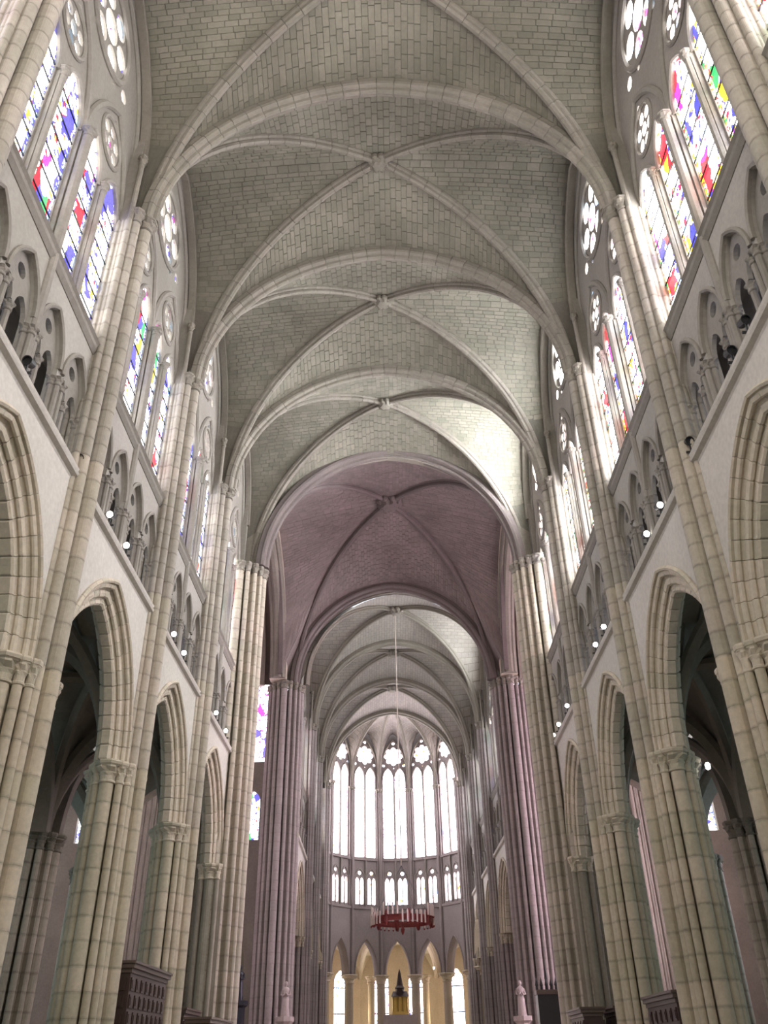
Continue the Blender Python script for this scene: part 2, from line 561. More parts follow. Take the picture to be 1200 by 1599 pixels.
def wall_bay(L, sidekey):
    """nave wall of one bay: spandrel, string courses, triforium, clerestory wall. x outward, y along, base on y=0"""
    u = L / 2
    a0 = u - .56
    h0 = 11.76 - ZC
    R0 = (a0 * a0 + h0 * h0) / (2 * a0)
    c0 = R0 - a0
    ar = [(u + x, ZC + z) for x, z in arch(a0, h0, c0, 16)]
    b = B()
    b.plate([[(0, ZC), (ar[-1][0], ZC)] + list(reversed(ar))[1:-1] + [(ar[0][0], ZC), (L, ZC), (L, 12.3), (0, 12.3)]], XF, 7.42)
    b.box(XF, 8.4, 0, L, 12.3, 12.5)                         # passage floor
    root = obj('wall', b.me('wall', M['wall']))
    b = B()
    p4 = (L - .6) / 4
    cs = [.3 + p4 * (i + .5) for i in range(4)]
    holes = [lancet(c, p4 * .42, 12.62, 14.15, 1.1, .55) for c in cs]
    b.plate([[(0, 12.5), (L, 12.5), (L, 15.95), (0, 15.95)]] + holes, 6.9, 7.12)
    back = [lancet(c, p4 * .36, 12.95, 14.3, .7, .5) for c in cs]
    b.plate([[(0, 12.5), (L, 12.5), (L, 15.95), (0, 15.95)]] + back, 8.2, 8.4)
    b.box(6.95, 8.4, 0, L, 15.95, 16.2)
    b.add([(6.95, 0, 16.2), (7.5, 0, 16.2), (7.5, 0, 16.6), (7.05, 0, 16.5), (6.95, L, 16.2), (7.5, L, 16.2), (7.5, L, 16.6), (7.05, L, 16.5)], [(0, 1, 2, 3), (4, 7, 6, 5), (0, 3, 7, 4), (3, 2, 6, 7), (1, 5, 6, 2)])
    win = [(.3, 16.55), (L - .3, 16.55)] + [(u + x, 23.6 + z) for x, z in arch(u - .3, 4.25, 1.44, 14)]
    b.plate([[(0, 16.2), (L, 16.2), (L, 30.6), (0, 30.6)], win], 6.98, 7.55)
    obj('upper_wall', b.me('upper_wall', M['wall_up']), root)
    # moulded arcade arch, stone by stone
    prof = [(.07, -.05), (.0, -.09), (-.05, -.06), (-.05, .0), (-.1, -.01), (-.17, .04), (-.19, .12), (-.16, .2), (-.24, .3), (-.31, .27), (-.4, .31), (-.43, .4), (-.4, .48), (-.5, .52), (-.58, .5), (-.63, .58), (-.63, .78),
            (-.63, .98), (-.58, 1.06), (-.5, 1.04), (-.4, 1.08), (-.4, 1.25), (-.3, 1.3), (-.17, 1.5), (.0, 1.56), (.07, 1.54)]
    path = [Vector((XF, p[0], p[1])) for p in ar]
    core = obj('arcade_arch', None, root)
    voussoirs(path, (-1, 0, 0), [(a * .92, -(q * .5 if q > 0 else q)) for a, q in prof], 24, 'voussoir', M['arch'], core)
    # string courses
    st = [(XF + .3, 12.28), (XF + .0, 12.28), (XF - .02, 12.34), (XF - .12, 12.38), (XF - .15, 12.44), (XF - .11, 12.5), (XF - .13, 12.56), (XF - .07, 12.6), (XF + .3, 12.6)]
    s1 = B().add([(x, y, z) for y in (0, L) for x, z in st], [tuple([i, (i + 1) % 9, 9 + (i + 1) % 9, 9 + i]) for i in range(9)] + [tuple(range(9)), tuple(range(9, 18))])
    obj('string_course', s1.me('string_course', M['wall']), root)
    st = [(7.0, 15.9), (6.88, 15.9), (6.84, 15.95), (6.8, 16.0), (6.83, 16.05), (6.8, 16.12), (6.74, 16.18), (6.78, 16.26), (7.0, 16.34)]
    s2 = B().add([(x, y, z) for y in (0, L) for x, z in st], [tuple([i, (i + 1) % 9, 9 + (i + 1) % 9, 9 + i]) for i in range(9)] + [tuple(range(9)), tuple(range(9, 18))])
    obj('sill_string_course', s2.me('sill_string_course', M['tracery']), root)
    # triforium: tracery, colonnettes, glazed back
    hw = p4 * .42
    q = hw / 2
    tr = [(-hw, 13.95)] + [(x, 14.15 + z) for x, z in reversed(arch(hw, 1.1, .55, 8))] + [(hw, 13.95)]
    for c in (q + .01, -q - .01):
        tr += [(c + x, 13.95 + z) for x, z in arch(q - .06, .42, .15, 5)]
    trm = B().plate([tr, circle(0, 14.78, .17, 14)], 7.0, 7.1).me('triforium_tracery', M['tracery'])
    hood = B().sweep(wallpath(6.9, [(x, 14.15 + z) for x, z in arch(hw + .04, 1.16, .55, 8)]), (-1, 0, 0), [(-.05, -.03), (-.05, .05), (.0, .08), (.05, .05), (.05, -.03)]).me('triforium_arch', M['tracery'])
    shaft = B().lathe([(.1, 12.62), (.1, 12.7), (.07, 12.74), (.07, 13.7)], 8).me('colonnette', M['tracery'])
    for i, c in enumerate(cs):
        obj('triforium_tracery', trm, root, (0, c, 0))
        obj('triforium_arch', hood, root, (0, c, 0))
        for dy, dx in ((-hw + .02, 6.96), (hw - .02, 6.96), (0, 7.05), (-hw - .02, 6.84), (hw + .02, 6.84)):
            s = obj('colonnette', shaft, root, (dx, c + dy, 0))
            capital(s, 0, 0, 13.66, .075, .3, 'tracery', wide=1.6)
        pane('triforium_glass', back[i], 8.3, M['glass_tri'], p4 * .36, c, 12.95, root)
    return root


def window_bay(L, gl, rose, clear=None):
    """clerestory window of one bay: four lights, two small roses, a great rose, mullions and saddle bars"""
    u = L / 2
    root = obj('window', None)
    p4 = (L - .6) / 4
    cs = [.3 + p4 * (i + .5) for i in range(4)]
    hw = p4 * .40
    wa = arch(u - .3, 4.25, 1.44, 14)
    out = [(.3, 16.55), (L - .3, 16.55)] + [(u + x, 23.6 + z) for x, z in wa]
    lan = [lancet(c, hw, 16.62, 20.4, 1.12, hw * .9, 8) for c in cs]
    sub = [.3 + p4, .3 + 3 * p4]
    holes = list(lan)
    for s in sub:
        holes += foil(s, 22.35, .19, .17, .42, 6, PI / 6, 12)
        holes += [lancet(s + .0, .12, 23.1, 23.15, .2, .1, 3)]
    holes += foil(u, 25.3, .46, .36, .9, 6, 0, 16)
    sp = .36 * (L / BAY)
    for sg in (-1, 1):
        holes += [circle(u + sg * 1.55, 24.55, .2, 10), circle(u + sg * .8, 24.1, .1, 8), circle(u + sg * 1.0, 26.35, .12, 8)]
    b = B().plate([out] + holes, 7.12, 7.3)
    obj('tracery', b.me('tracery', M['tracery']), root)
    fat = [(-.1, -.05), (-.1, .04), (-.05, .1), (.05, .1), (.1, .04), (.1, -.05)]
    thin = [(-.065, -.05), (-.065, .03), (-.03, .07), (.03, .07), (.065, .03), (.065, -.05)]

    def bar(name, pts, prof, closed=False, x=7.12):
        obj(name, B().sweep(wallpath(x, pts), (-1, 0, 0), prof, closed).me(name, M['tracery']), root)
    for c in cs:
        bar('lancet_moulding', [(c + x, 20.4 + z) for x, z in arch(hw + .05, 1.18, hw * .9, 8)], thin)
    for s in sub:
        bar('sub_arch_moulding', [(s + x, 20.5 + z) for x, z in arch(p4 - .03, 3.15, 1.1, 10)], fat)
        bar('oculus_ring', circle(s, 22.35, .68, 24), thin, True)
    bar('rose_ring', circle(u, 25.3, 1.36, 32), fat, True)
    bar('window_arch_moulding', [(u + x, 23.6 + z) for x, z in arch(u - .36, 4.17, 1.44, 14)], fat)
    # mullions run down over the triforium to the lower string course
    mm = B().lathe([(.12, 12.6), (.08, 12.75), (.08, 20.3)], 8).me('mullion', M['tracery'])
    mb = B().lathe([(.17, 12.6), (.12, 12.75), (.12, 20.4)], 10).me('mullion', M['tracery'])
    for i in range(5):
        y = .3 + p4 * i
        obj('mullion', mb if i == 2 else mm, root, (6.9 if i == 2 else 6.98, y, 0))
        e = .16 if i in (0, 4) else .11 if i == 2 else .09  # edge jambs widened and brought forward to shield pier flanks from pane light
        jamb = B().box(6.84 if i in (0, 4) else 7.02, 7.3, y - e, y + e, 16.5, 24.5 if i in (0, 4) else 20.4)
        obj('mullion', jamb.me('mullion', M['tracery']), root)
        capital(root, 6.9 if i == 2 else 6.98, y, 20.25, .11 if i == 2 else .08, .3, 'tracery', wide=1.6)
    for i, c in enumerate(cs):
        pane('glass_pane', lan[i], 7.17, gl, hw, c, 16.6, root)
    for s in sub:
        pane('oculus_glass', circle(s, 22.35, .72, 24), 7.2, rose, .6, s, 22.35, root)
        pane('oculus_glass', circle(s, 23.2, .2, 12), 7.2, rose, .6, s, 22.35, root)
    pane('rose_glass', [(u + x, 23.75 + z) for x, z in arch(u - .75, 3.5, 1.2, 10)], 7.2, M[clear] if clear else rose, 1.0, u, 25.3, root)
    bm = B().box(7.13, 7.16, -hw, hw, -.014, .014).me('saddle_bar', M['lead'])
    for c in cs:
        for j in range(6):
            obj('saddle_bar', bm, root, (0, c, 17.15 + .66 * j))
    return root


def side_place(root, side, cx=0.0, y=0.0, dx=0.0, rot=0.0):
    root.scale = (side, 1, 1)
    root.location = (cx + side * dx, y, 0)
    root.rotation_euler = (0, 0, rot)


NWIN = [0]


def name_window(r, label):
    NWIN[0] += 1
    r.name = 'window_%d' % NWIN[0]
    r['kind'] = 'structure'
    r['label'] = label


ORD = ['first', 'second', 'third', 'fourth', 'fifth', 'sixth', 'seventh']
SIDE = {-1: 'left', 1: 'right'}
# ------------------------------------------------------------------ floor
fv = [(-30, -12, 0), (30, -12, 0), (30, 110, 0), (-30, 110, 0)]
obj('floor', mesh('floor', fv, [(0, 1, 2, 3)], M['floor'], uv=[(v[0], v[1]) for v in fv]), kind='structure', label='stone slab floor under the whole church')

# ------------------------------------------------------------------ nave walls and windows
proto_wall = wall_bay(BAY, 'nave')
nave_w = {-1: window_bay(BAY, M['glass_left'], M['rose_left']), 1: window_bay(BAY, M['glass_right'], M['rose_right'])}
clear_w = {4: window_bay(BAY, M['glass_right'], M['rose_right'], 'clear_soft'), 5: window_bay(BAY, M['glass_right'], M['rose_right'], 'clear')}
used = set()


def take(proto, side, **kw):
    """the first use takes the proto itself, later uses copy it"""
    if proto.name not in used and id(proto) not in used:
        used.add(id(proto))
        return proto
    return dup(proto, (0, 0, 0))


first = {}


def placed(proto, side, **kw):
    if id(proto) in first:
        r = dup(proto, (0, 0, 0))
    else:
        first[id(proto)] = 1
        r = proto
    side_place(r, side, **kw)
    return r


for k in range(6):
    for sd in (-1, 1):
        r = placed(proto_wall, sd, y=YB[k])
        r.name = 'wall_' + SIDE[sd]
        r['kind'] = 'structure'
        r['label'] = 'pale stone nave wall with pointed arch and triforium, %s side, %s bay along' % (SIDE[sd], ORD[k])
        cl = sd == 1 and k >= 4
        wn = placed(clear_w[k] if cl else nave_w[sd], sd, y=YB[k])
        name_window(wn, 'tall stained glass window in the %s nave wall above %s bay%s' % (SIDE[sd], ORD[k], ', its rose clear glass' if cl else ''))

# ------------------------------------------------------------------ piers
NAVE_C = [(-.57, 0, .175), (-.42, .32, .125), (-.42, -.32, .125), (-.29, .47, .08), (-.29, -.47, .08)]
FLANK_C = [(x, s * .43, .065) for x in (-.15, .0, .15) for s in (-1, 1)]
SIDE_C = [(0, .8, .175), (-.28, .7, .1), (.28, .7, .1), (-.43, .56, .08), (.43, .56, .08)]
AISL_C = [(.57, 0, .17), (.46, .28, .11), (.46, -.28, .11), (.4, .45, .08), (.4, -.45, .08)]
FULL_C = NAVE_C + SIDE_C + [(x, -y, r) for x, y, r in SIDE_C] + AISL_C
XP = 7.05
UP_STAR = star([(x - .15, y, r) for x, y, r in NAVE_C + FLANK_C], [(.43, .38)], 180)
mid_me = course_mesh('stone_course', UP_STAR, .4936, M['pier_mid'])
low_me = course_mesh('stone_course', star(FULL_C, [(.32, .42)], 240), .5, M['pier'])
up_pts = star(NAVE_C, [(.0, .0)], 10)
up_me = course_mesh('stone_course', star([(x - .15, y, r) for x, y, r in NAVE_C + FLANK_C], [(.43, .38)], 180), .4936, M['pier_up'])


def nave_pier(low_me, SIDE_C, AISL_C, NAVE_C=NAVE_C, mid_me=mid_me, up_me=up_me):
    root = obj('clustered_pier', None)
    n = 16
    if low_me:
        for i in range(n):
            obj('stone_course', low_me, root, (XP, 0, ZC / n * i), scale=(1, 1, ZC / n / .5))
        for sg in (-1, 1):
            for x, y, r in SIDE_C:
                capital(root, XP + x, sg * y, 7.5, r, .55, 'arch', wide=1.8)
        for x, y, r in AISL_C:
            capital(root, XP + x, y, 7.5, r, .55, 'arch', wide=1.7)
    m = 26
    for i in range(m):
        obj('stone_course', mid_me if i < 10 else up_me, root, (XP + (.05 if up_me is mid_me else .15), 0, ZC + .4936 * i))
    for j, (x, y, r) in enumerate(NAVE_C):
        if j < 3:
            capital(root, XP + x, y, 20.9, r, .47, 'rib', wide=1.55)
        else:
            obj('wall_shaft', B().lathe([(r, 20.8), (r, 23.3)], 10).me('wall_shaft', M['pier_up']), root, (XP + x, y, 0))
            capital(root, XP + x, y, 23.25, r, .4, 'rib', wide=1.5)
    return root


pp = nave_pier(low_me, SIDE_C, AISL_C)
PN = {2: 'nearest the camera', 3: 'second from the camera', 4: 'third from the camera', 5: 'fourth from the camera, last before the crossing'}
for k in (2, 3, 4, 5):
    for sd in (-1, 1):
        r = placed(pp, sd, y=YB[k])
        r.name = 'clustered_pier'
        r['label'] = 'clustered limestone pier on %s side of nave, %s' % (SIDE[sd], PN[k])
        r['category'] = 'pier'
        r['group'] = 'nave piers'

# crossing piers
n_sh = 20
n_sh = 16
XC = [(.92 * math.cos(2 * PI * i / n_sh), .92 * math.sin(2 * PI * i / n_sh), .19 if i % 4 == 0 else .115) for i in range(n_sh)]
x_me = course_mesh('stone_course', star(XC, [(.62, .62)], 192), .497, M['pier_pink_cast'])
x_me2 = course_mesh('stone_course', star(XC, [(.62, .62)], 192), .497, M['pier_mid'])
for (sd, y, me, nm) in ((-1, 35.35, x_me2, 'near'), (1, 35.35, x_me2, 'near'), (-1, 50.2, x_me, 'far'), (1, 50.2, x_me, 'far')):
    cx = (.33 if y > 40 else 0) + sd * 6.92
    r = obj('crossing_pier', None, None, (cx, y, 0), label='many-shafted %s crossing pier rising unbroken from floor to vault, %s side of crossing' % ({'near': 'pale', 'far': 'mauve-tinted'}[nm], SIDE[sd]), category='pier', group='crossing piers')
    for i in range(42):
        obj('stone_course', me, r, (0, 0, .497 * i))
    for x, y2, q in XC:
        capital(r, x, y2, 20.87, q, .5, 'rib', wide=1.35)
    if nm == 'near':
        obj('respond_core', B().box(-.4 if sd > 0 else -.6, .6 if sd > 0 else .4, -1.0, -.5, 0, 8.05).me('respond_core', M['pier_mid']), r)
        for x, q in ((0, .17), (-.3, .1), (.3, .1)):
            obj('respond_shaft', B().lathe([(q, 0), (q, 7.55)], 14).me('respond_shaft', M['pier_mid']), r, (sd * .13 + x, -1.06, 0))
            capital(r, sd * .13 + x, -1.06, 7.5, q, .55, 'arch', wide=1.8)

# ------------------------------------------------------------------ vaults


def offs(pts, d):
    out = []
    for i, p in enumerate(pts):
        a, b = pts[max(i - 1, 0)], pts[min(i + 1, len(pts) - 1)]
        t = (b[0] - a[0], b[1] - a[1])
        l = math.hypot(*t)
        out.append((p[0] + t[1] / l * d, p[1] - t[0] / l * d))
    return out


def interp(pts, x):
    """z at |x| on the +x half of an arch curve"""
    x = abs(x)
    h = [p for p in pts[:len(pts) // 2 + 1]]
    if x >= h[0][0]:
        return h[0][1]
    for a, b in zip(h, h[1:]):
        if b[0] <= x <= a[0] or (x < b[0] and b is h[-1]):
            t = (x - a[0]) / (b[0] - a[0]) if abs(b[0] - a[0]) > 1e-9 else 0
            return a[1] + (b[1] - a[1]) * min(1, max(0, t))
    return h[-1][1]


TPROF = [(a, b * .85) for a, b in [(-.0, -.1), (-.04, -.03), (-.04, .03), (.0, .1), (.08, .13), (.1, .2), (.14, .27), (.22, .3), (.28, .27), (.34, .27), (.42, .27), (.42, -.27), (.34, -.27), (.28, -.27), (.22, -.3), (.14, -.27), (.1, -.2), (.08, -.13)]]
DPROF = [(-.03, 0), (.0, .08), (.07, .1), (.11, .09), (.14, .16), (.2, .18), (.3, .17), (.3, -.17), (.2, -.18), (.14, -.16), (.11, -.09), (.07, -.1), (.0, -.08)]


def vault(name, L, y0, cx, rot, label, at=6.2, zs=21.37, zt=27.44, zd=28.5, half_d=6.45, xw=6.98, wsp=23.6, wr=4.45, stones=0, web='web', vst='vstone', rib='rib', pieces=True, tnear=True, tfar=False, wall_half=None, stuff=True, tprof=TPROF, boss=True, ctr=.08, bs=1.0, dsc=1.0):
    root = obj(name, None, None, (cx, y0, 0), (0, 0, rot), kind='structure', label=label)
    tin = [(x, zs + z) for x, z in arch(at, zt - zs, ctr * at, 22)]
    tex = offs(tin, .34)
    D = math.hypot(half_d, L / 2)
    din = [(x, zs + z) for x, z in arch(D - .15, zd - zs, .04 * D, 22)]
    dex = offs(din, .24)
    wh = (L / 2 - .3) if wall_half is None else wall_half
    wex = offs([(x, wsp + z) for x, z in arch(wh, wr, 1.44, 14)], .12)

    def zt_(x):
        return interp(tex, x)

    def zd_x(x):
        return interp(dex, abs(x) / half_d * D)

    def zw(u):
        d = abs(u - L / 2)
        return interp(wex, d) if d < wh + .12 else zs + (wsp - zs) * max(0.0, min(1, (L / 2 - d) / max(.05, L / 2 - wh - .12)))

    def pt_t(x, t, fl):
        """transverse cell; fl False: at y=0, True: at y=L"""
        ud = L / 2 * max(0.0, 1 - abs(x) / half_d)
        z = zt_(x) * (1 - t) + zd_x(x) * t
        z += .1 * math.sin(PI * t) * (ud / (L / 2))
        return Vector((x, L - ud * t if fl else ud * t, z))

    def pt_s(u, t, sg):
        xd = half_d * abs(1 - u / (L / 2))
        # cell beside the wall: between the diagonals at this u
        q = half_d * (1 - min(u, L - u) / (L / 2))
        z = zd_x(q) * (1 - t) + zw(u) * t + .1 * math.sin(PI * t) * (1 - q / half_d)
        return Vector((sg * (q + (xw - q) * t), u, z))
    b = B()
    NX, NT_ = 44, 6
    UP = Vector((0, 0, .015))
    for fl in (False, True):
        v = [pt_t(half_d * (1 - 2 * i / NX), j / NT_, fl) + UP for i in range(NX + 1) for j in range(NT_ + 1)]
        b.add(v, [(i * (NT_ + 1) + j, (i + 1) * (NT_ + 1) + j, (i + 1) * (NT_ + 1) + j + 1, i * (NT_ + 1) + j + 1) for i in range(NX) for j in range(NT_)])
    for sg in (-1, 1):
        v = [pt_s(L * i / NX, j / NT_, sg) + UP for i in range(NX + 1) for j in range(NT_ + 1)]
        b.add(v, [(i * (NT_ + 1) + j, (i + 1) * (NT_ + 1) + j, (i + 1) * (NT_ + 1) + j + 1, i * (NT_ + 1) + j + 1) for i in range(NX) for j in range(NT_)])
    me = b.me('vault_web', M[web])
    lay = me.uv_layers.new(name='UVMap')
    half = len(me.loops) // 2
    for i, lp in enumerate(me.loops):
        c = me.vertices[lp.vertex_index].co
        if i < half:
            lay.data[i].uv = (c.y, c.x * 1.25)
        else:
            lay.data[i].uv = (c.x, c.y * 1.35)
    obj('vault_web', me, root)
    # stones of the webs
    if stones or stuff:
        rnd = random.Random(int(y0 * 10))
        cells = []

        def courses(f, s0, s1, width):
            """positions along f(s) at equal arc steps"""
            N = 120
            ss = [s0 + (s1 - s0) * i / N for i in range(N + 1)]
            acc, last, out = 0.0, f(ss[0]), [ss[0]]
            for s in ss[1:]:
                p = f(s)
                acc += (p - last).length
                last = p
                if acc >= width:
                    out.append(s)
                    acc = 0.0
            out[-1] = s1
            return out
        def lay(lo, hi, place, a, c):
            """stones of one course, joints square to the course"""
            t, st = lo, rnd.uniform(.18, .5)
            while t < hi - .02:
                e = min(hi, t + st)
                if hi - e < .15:
                    e = hi
                cells.append([place(s, q) for s, q in ((a, t), (a, e), (c, e), (c, t))])
                t, st = e, rnd.uniform(.32, .52)

        for fl in (False, True):
            for sg in (-1, 1):
                def ud(x):
                    return max(1e-4, L / 2 * (1 - abs(x) / half_d))
                xs = courses(lambda s: pt_t(sg * s, .3, fl), half_d * .93, 0.0, .175)
                for a, c in zip(xs, xs[1:]):
                    lay(0.0, max(ud(a), ud(c)), lambda s, q: pt_t(sg * s, min(1.0, q / ud(s)), fl), a, c)
        for sg in (-1, 1):
            for u0, u1 in ((L * .04, L / 2), (L * .96, L / 2)):
                def qx(u):
                    return half_d * (1 - min(u, L - u) / (L / 2))
                us = courses(lambda s: pt_s(s, .5, sg), u0, u1, .19)
                for a, c in zip(us, us[1:]):
                    lay(min(qx(a), qx(c)), xw, lambda s, q: pt_s(s, max(0.0, (q - qx(s)) / (xw - qx(s))), sg), a, c)
        shp = []
        RM = Matrix.Translation((cx, y0, 0)) @ Matrix.Rotation(rot, 4, 'Z')
        for q in cells:
            c = sum(q, Vector()) / 4
            n = (q[1] - q[0]).cross(q[2] - q[1])
            if (q[1] - q[0]).length < .02 or (q[2] - q[1]).length < .02 or n.length < 1e-4:
                continue
            n.normalize()
            if n.z > 0:
                n = -n
            pr = rnd.uniform(.004, .014)
            ins = [c + (p - c) * (1 - .009 / max(.1, (p - c).length)) for p in q]
            top = [c + (p - c) * (1 - .017 / max(.1, (p - c).length)) + n * pr for p in q]
            v = [p - n * .03 for p in ins] + [p for p in ins] + top
            f = [(0, 1, 5, 4), (1, 2, 6, 5), (2, 3, 7, 6), (3, 0, 4, 7), (4, 5, 9, 8), (5, 6, 10, 9), (6, 7, 11, 10), (7, 4, 8, 11), (8, 9, 10, 11)]
            size = 0
            if stones:
                ps = [pix(RM @ p) for p in q]
                if all(ps) and all(-20 < p[0] < 1220 and -20 < p[1] < 1619 for p in ps):
                    for i in range(4):
                        size += ps[i][0] * ps[(i + 1) % 4][1] - ps[(i + 1) % 4][0] * ps[i][1]
                    size = abs(size)
            shp.append((size, v, f))
        shp.sort(key=lambda s: -s[0])
        for s, v, f in shp[:stones]:
            obj('stone', mesh('stone', v, f, M[vst]), root)
        rest = B()
        for s, v, f in shp[stones:]:
            rest.add(v, f)
        obj('stonework', rest.me('stonework', M[vst]), root, kind='stuff')
    # ribs

    def rib_(nm, path, bn, prof, cnt):
        if pieces:
            core = obj(nm, None, root)
            voussoirs(path, bn, prof, cnt, 'voussoir', M[rib], core)
        else:
            obj(nm, B().sweep(path, bn, prof).me(nm, M[rib]), root)
    tp = [Vector((x, 0, z)) for x, z in tin]
    if tnear:
        rib_('transverse_arch', tp, (0, 1, 0), tprof, 36)
    if tfar:
        rib_('transverse_arch', [p + Vector((0, L, 0)) for p in tp], (0, 1, 0), tprof, 36)
    for sx, sy in ((1, 1), (1, -1)):
        d = Vector((sx * half_d, -sy * L / 2, 0)).normalized()
        bn = Vector((0, 0, 1)).cross(d)
        path = [Vector((0, L / 2, 0)) + d * x + Vector((0, 0, z)) for x, z in din]
        rib_('diagonal_rib', path, bn, [(q[0] * dsc, q[1] * dsc) for q in DPROF], 36)
    for sg in (-1, 1):
        pw = [Vector((sg * (xw - .12), L / 2 + x, wsp + z)) for x, z in arch(wh, wr - .1, 1.44, 14)]
        obj('wall_rib', B().sweep(pw, (-1, 0, 0), [(-.09, -.12), (-.09, .12), (0, .16), (.09, .12), (.12, 0), (.09, -.12)]).me('wall_rib', M[rib]), root)
    if boss:
        bz = B().lathe([(.08 * bs, zd - .16 * bs), (.2 * bs, zd - .14 * bs), (.3 * bs, zd - .02), (.34 * bs, zd + .1), (.28 * bs, zd + .32)], 16, 0, L / 2, mod=lambda i, a: .14 * math.cos(6 * a) if 0 < i < 4 else 0)
        for i in range(8):
            a = PI / 4 * i + .3
            bz.lathe([(.02 * bs, zd - .08 * bs), (.1 * bs, zd - .02), (.12 * bs, zd + .1), (.06 * bs, zd + .2)], 7, .28 * bs * math.cos(a), L / 2 + .28 * bs * math.sin(a))
        obj('boss', bz.me('boss', M[rib]), root)
    return root


VN = ['behind the camera', 'over the camera', 'nearest overhead, cut by picture top', 'second along', 'third along', 'last before the crossing']
for k in range(6):
    near = k >= 2
    vault('ceiling', BAY, YB[k], 0, 0, 'rib vault of coursed stone over the nave, bay %s' % VN[k], stones=300 if near else 0, stuff=near, pieces=near, web='web' if near else 'vault_far', boss=True)

# crossing
vault('ceiling', 14.7, YB[6], .1, 0, 'stone rib vault over the crossing, rosy light cast painted in, largest vault bay', at=5.85, half_d=6.1, xw=7.0, zt=27.75, zd=29.75, wsp=21.5, wr=6.6, wall_half=5.9, stones=0, vst='xing', web='xing', rib='rib_dark', bs=2.1, dsc=1.5, tfar=True, pieces=False,
      tprof=[(a * 1.25, b * 1.7) for a, b in TPROF])
# wall above the crossing arches (to the transepts) and east/west of it
for sd in (-1, 1):
    op = [(7.35 + x, 21.4 + z) for x, z in arch(6.4, 6.6, 1.44, 14)]
    b = B().plate([[(0.3, 21.4), (op[-1][0], 21.4)] + list(reversed(op))[1:-1] + [(op[0][0], 21.4), (14.4, 21.4), (14.4, 31), (0.3, 31)]], 6.6, 7.6)
    r = obj('wall_' + SIDE[sd], b.me('wall', M['arch']), None, (.1, YB[6], 0), (0, 0, 0), (sd, 1, 1), kind='structure', label='stone wall over the great arch into the %s transept' % SIDE[sd])
    pr = [(0, -.5), (-.06, -.4), (-.16, -.42), (-.22, -.34), (-.2, -.24), (-.3, -.2), (-.38, -.1), (-.38, .1), (-.3, .2), (-.2, .24), (-.22, .34), (-.16, .42), (-.06, .4), (0, .5), (.05, .5), (.05, -.5)]
    obj('transept_arch', B().sweep([Vector((7.1, p[0], p[1])) for p in op], (-1, 0, 0), pr).me('transept_arch', M['rib']), r)

for y, nm, cx in ((35.0, 'west', 0), (50.0, 'east', .3)):
    ga = [(x, 21.4 + z) for x, z in arch(6.15, 6.3, .5, 14)]
    b = B().plate([[(-7.6, 21.4), (ga[-1][0], 21.4)] + list(reversed(ga))[1:-1] + [(ga[0][0], 21.4), (7.6, 21.4), (7.6, 31), (-7.6, 31)]], 0, .3)
    obj('wall_crossing_' + nm, b.me('wall', M['rib']), None, (cx, y, 0), (0, 0, PI / 2), kind='structure', label='wall above the %s arch of the crossing' % nm)

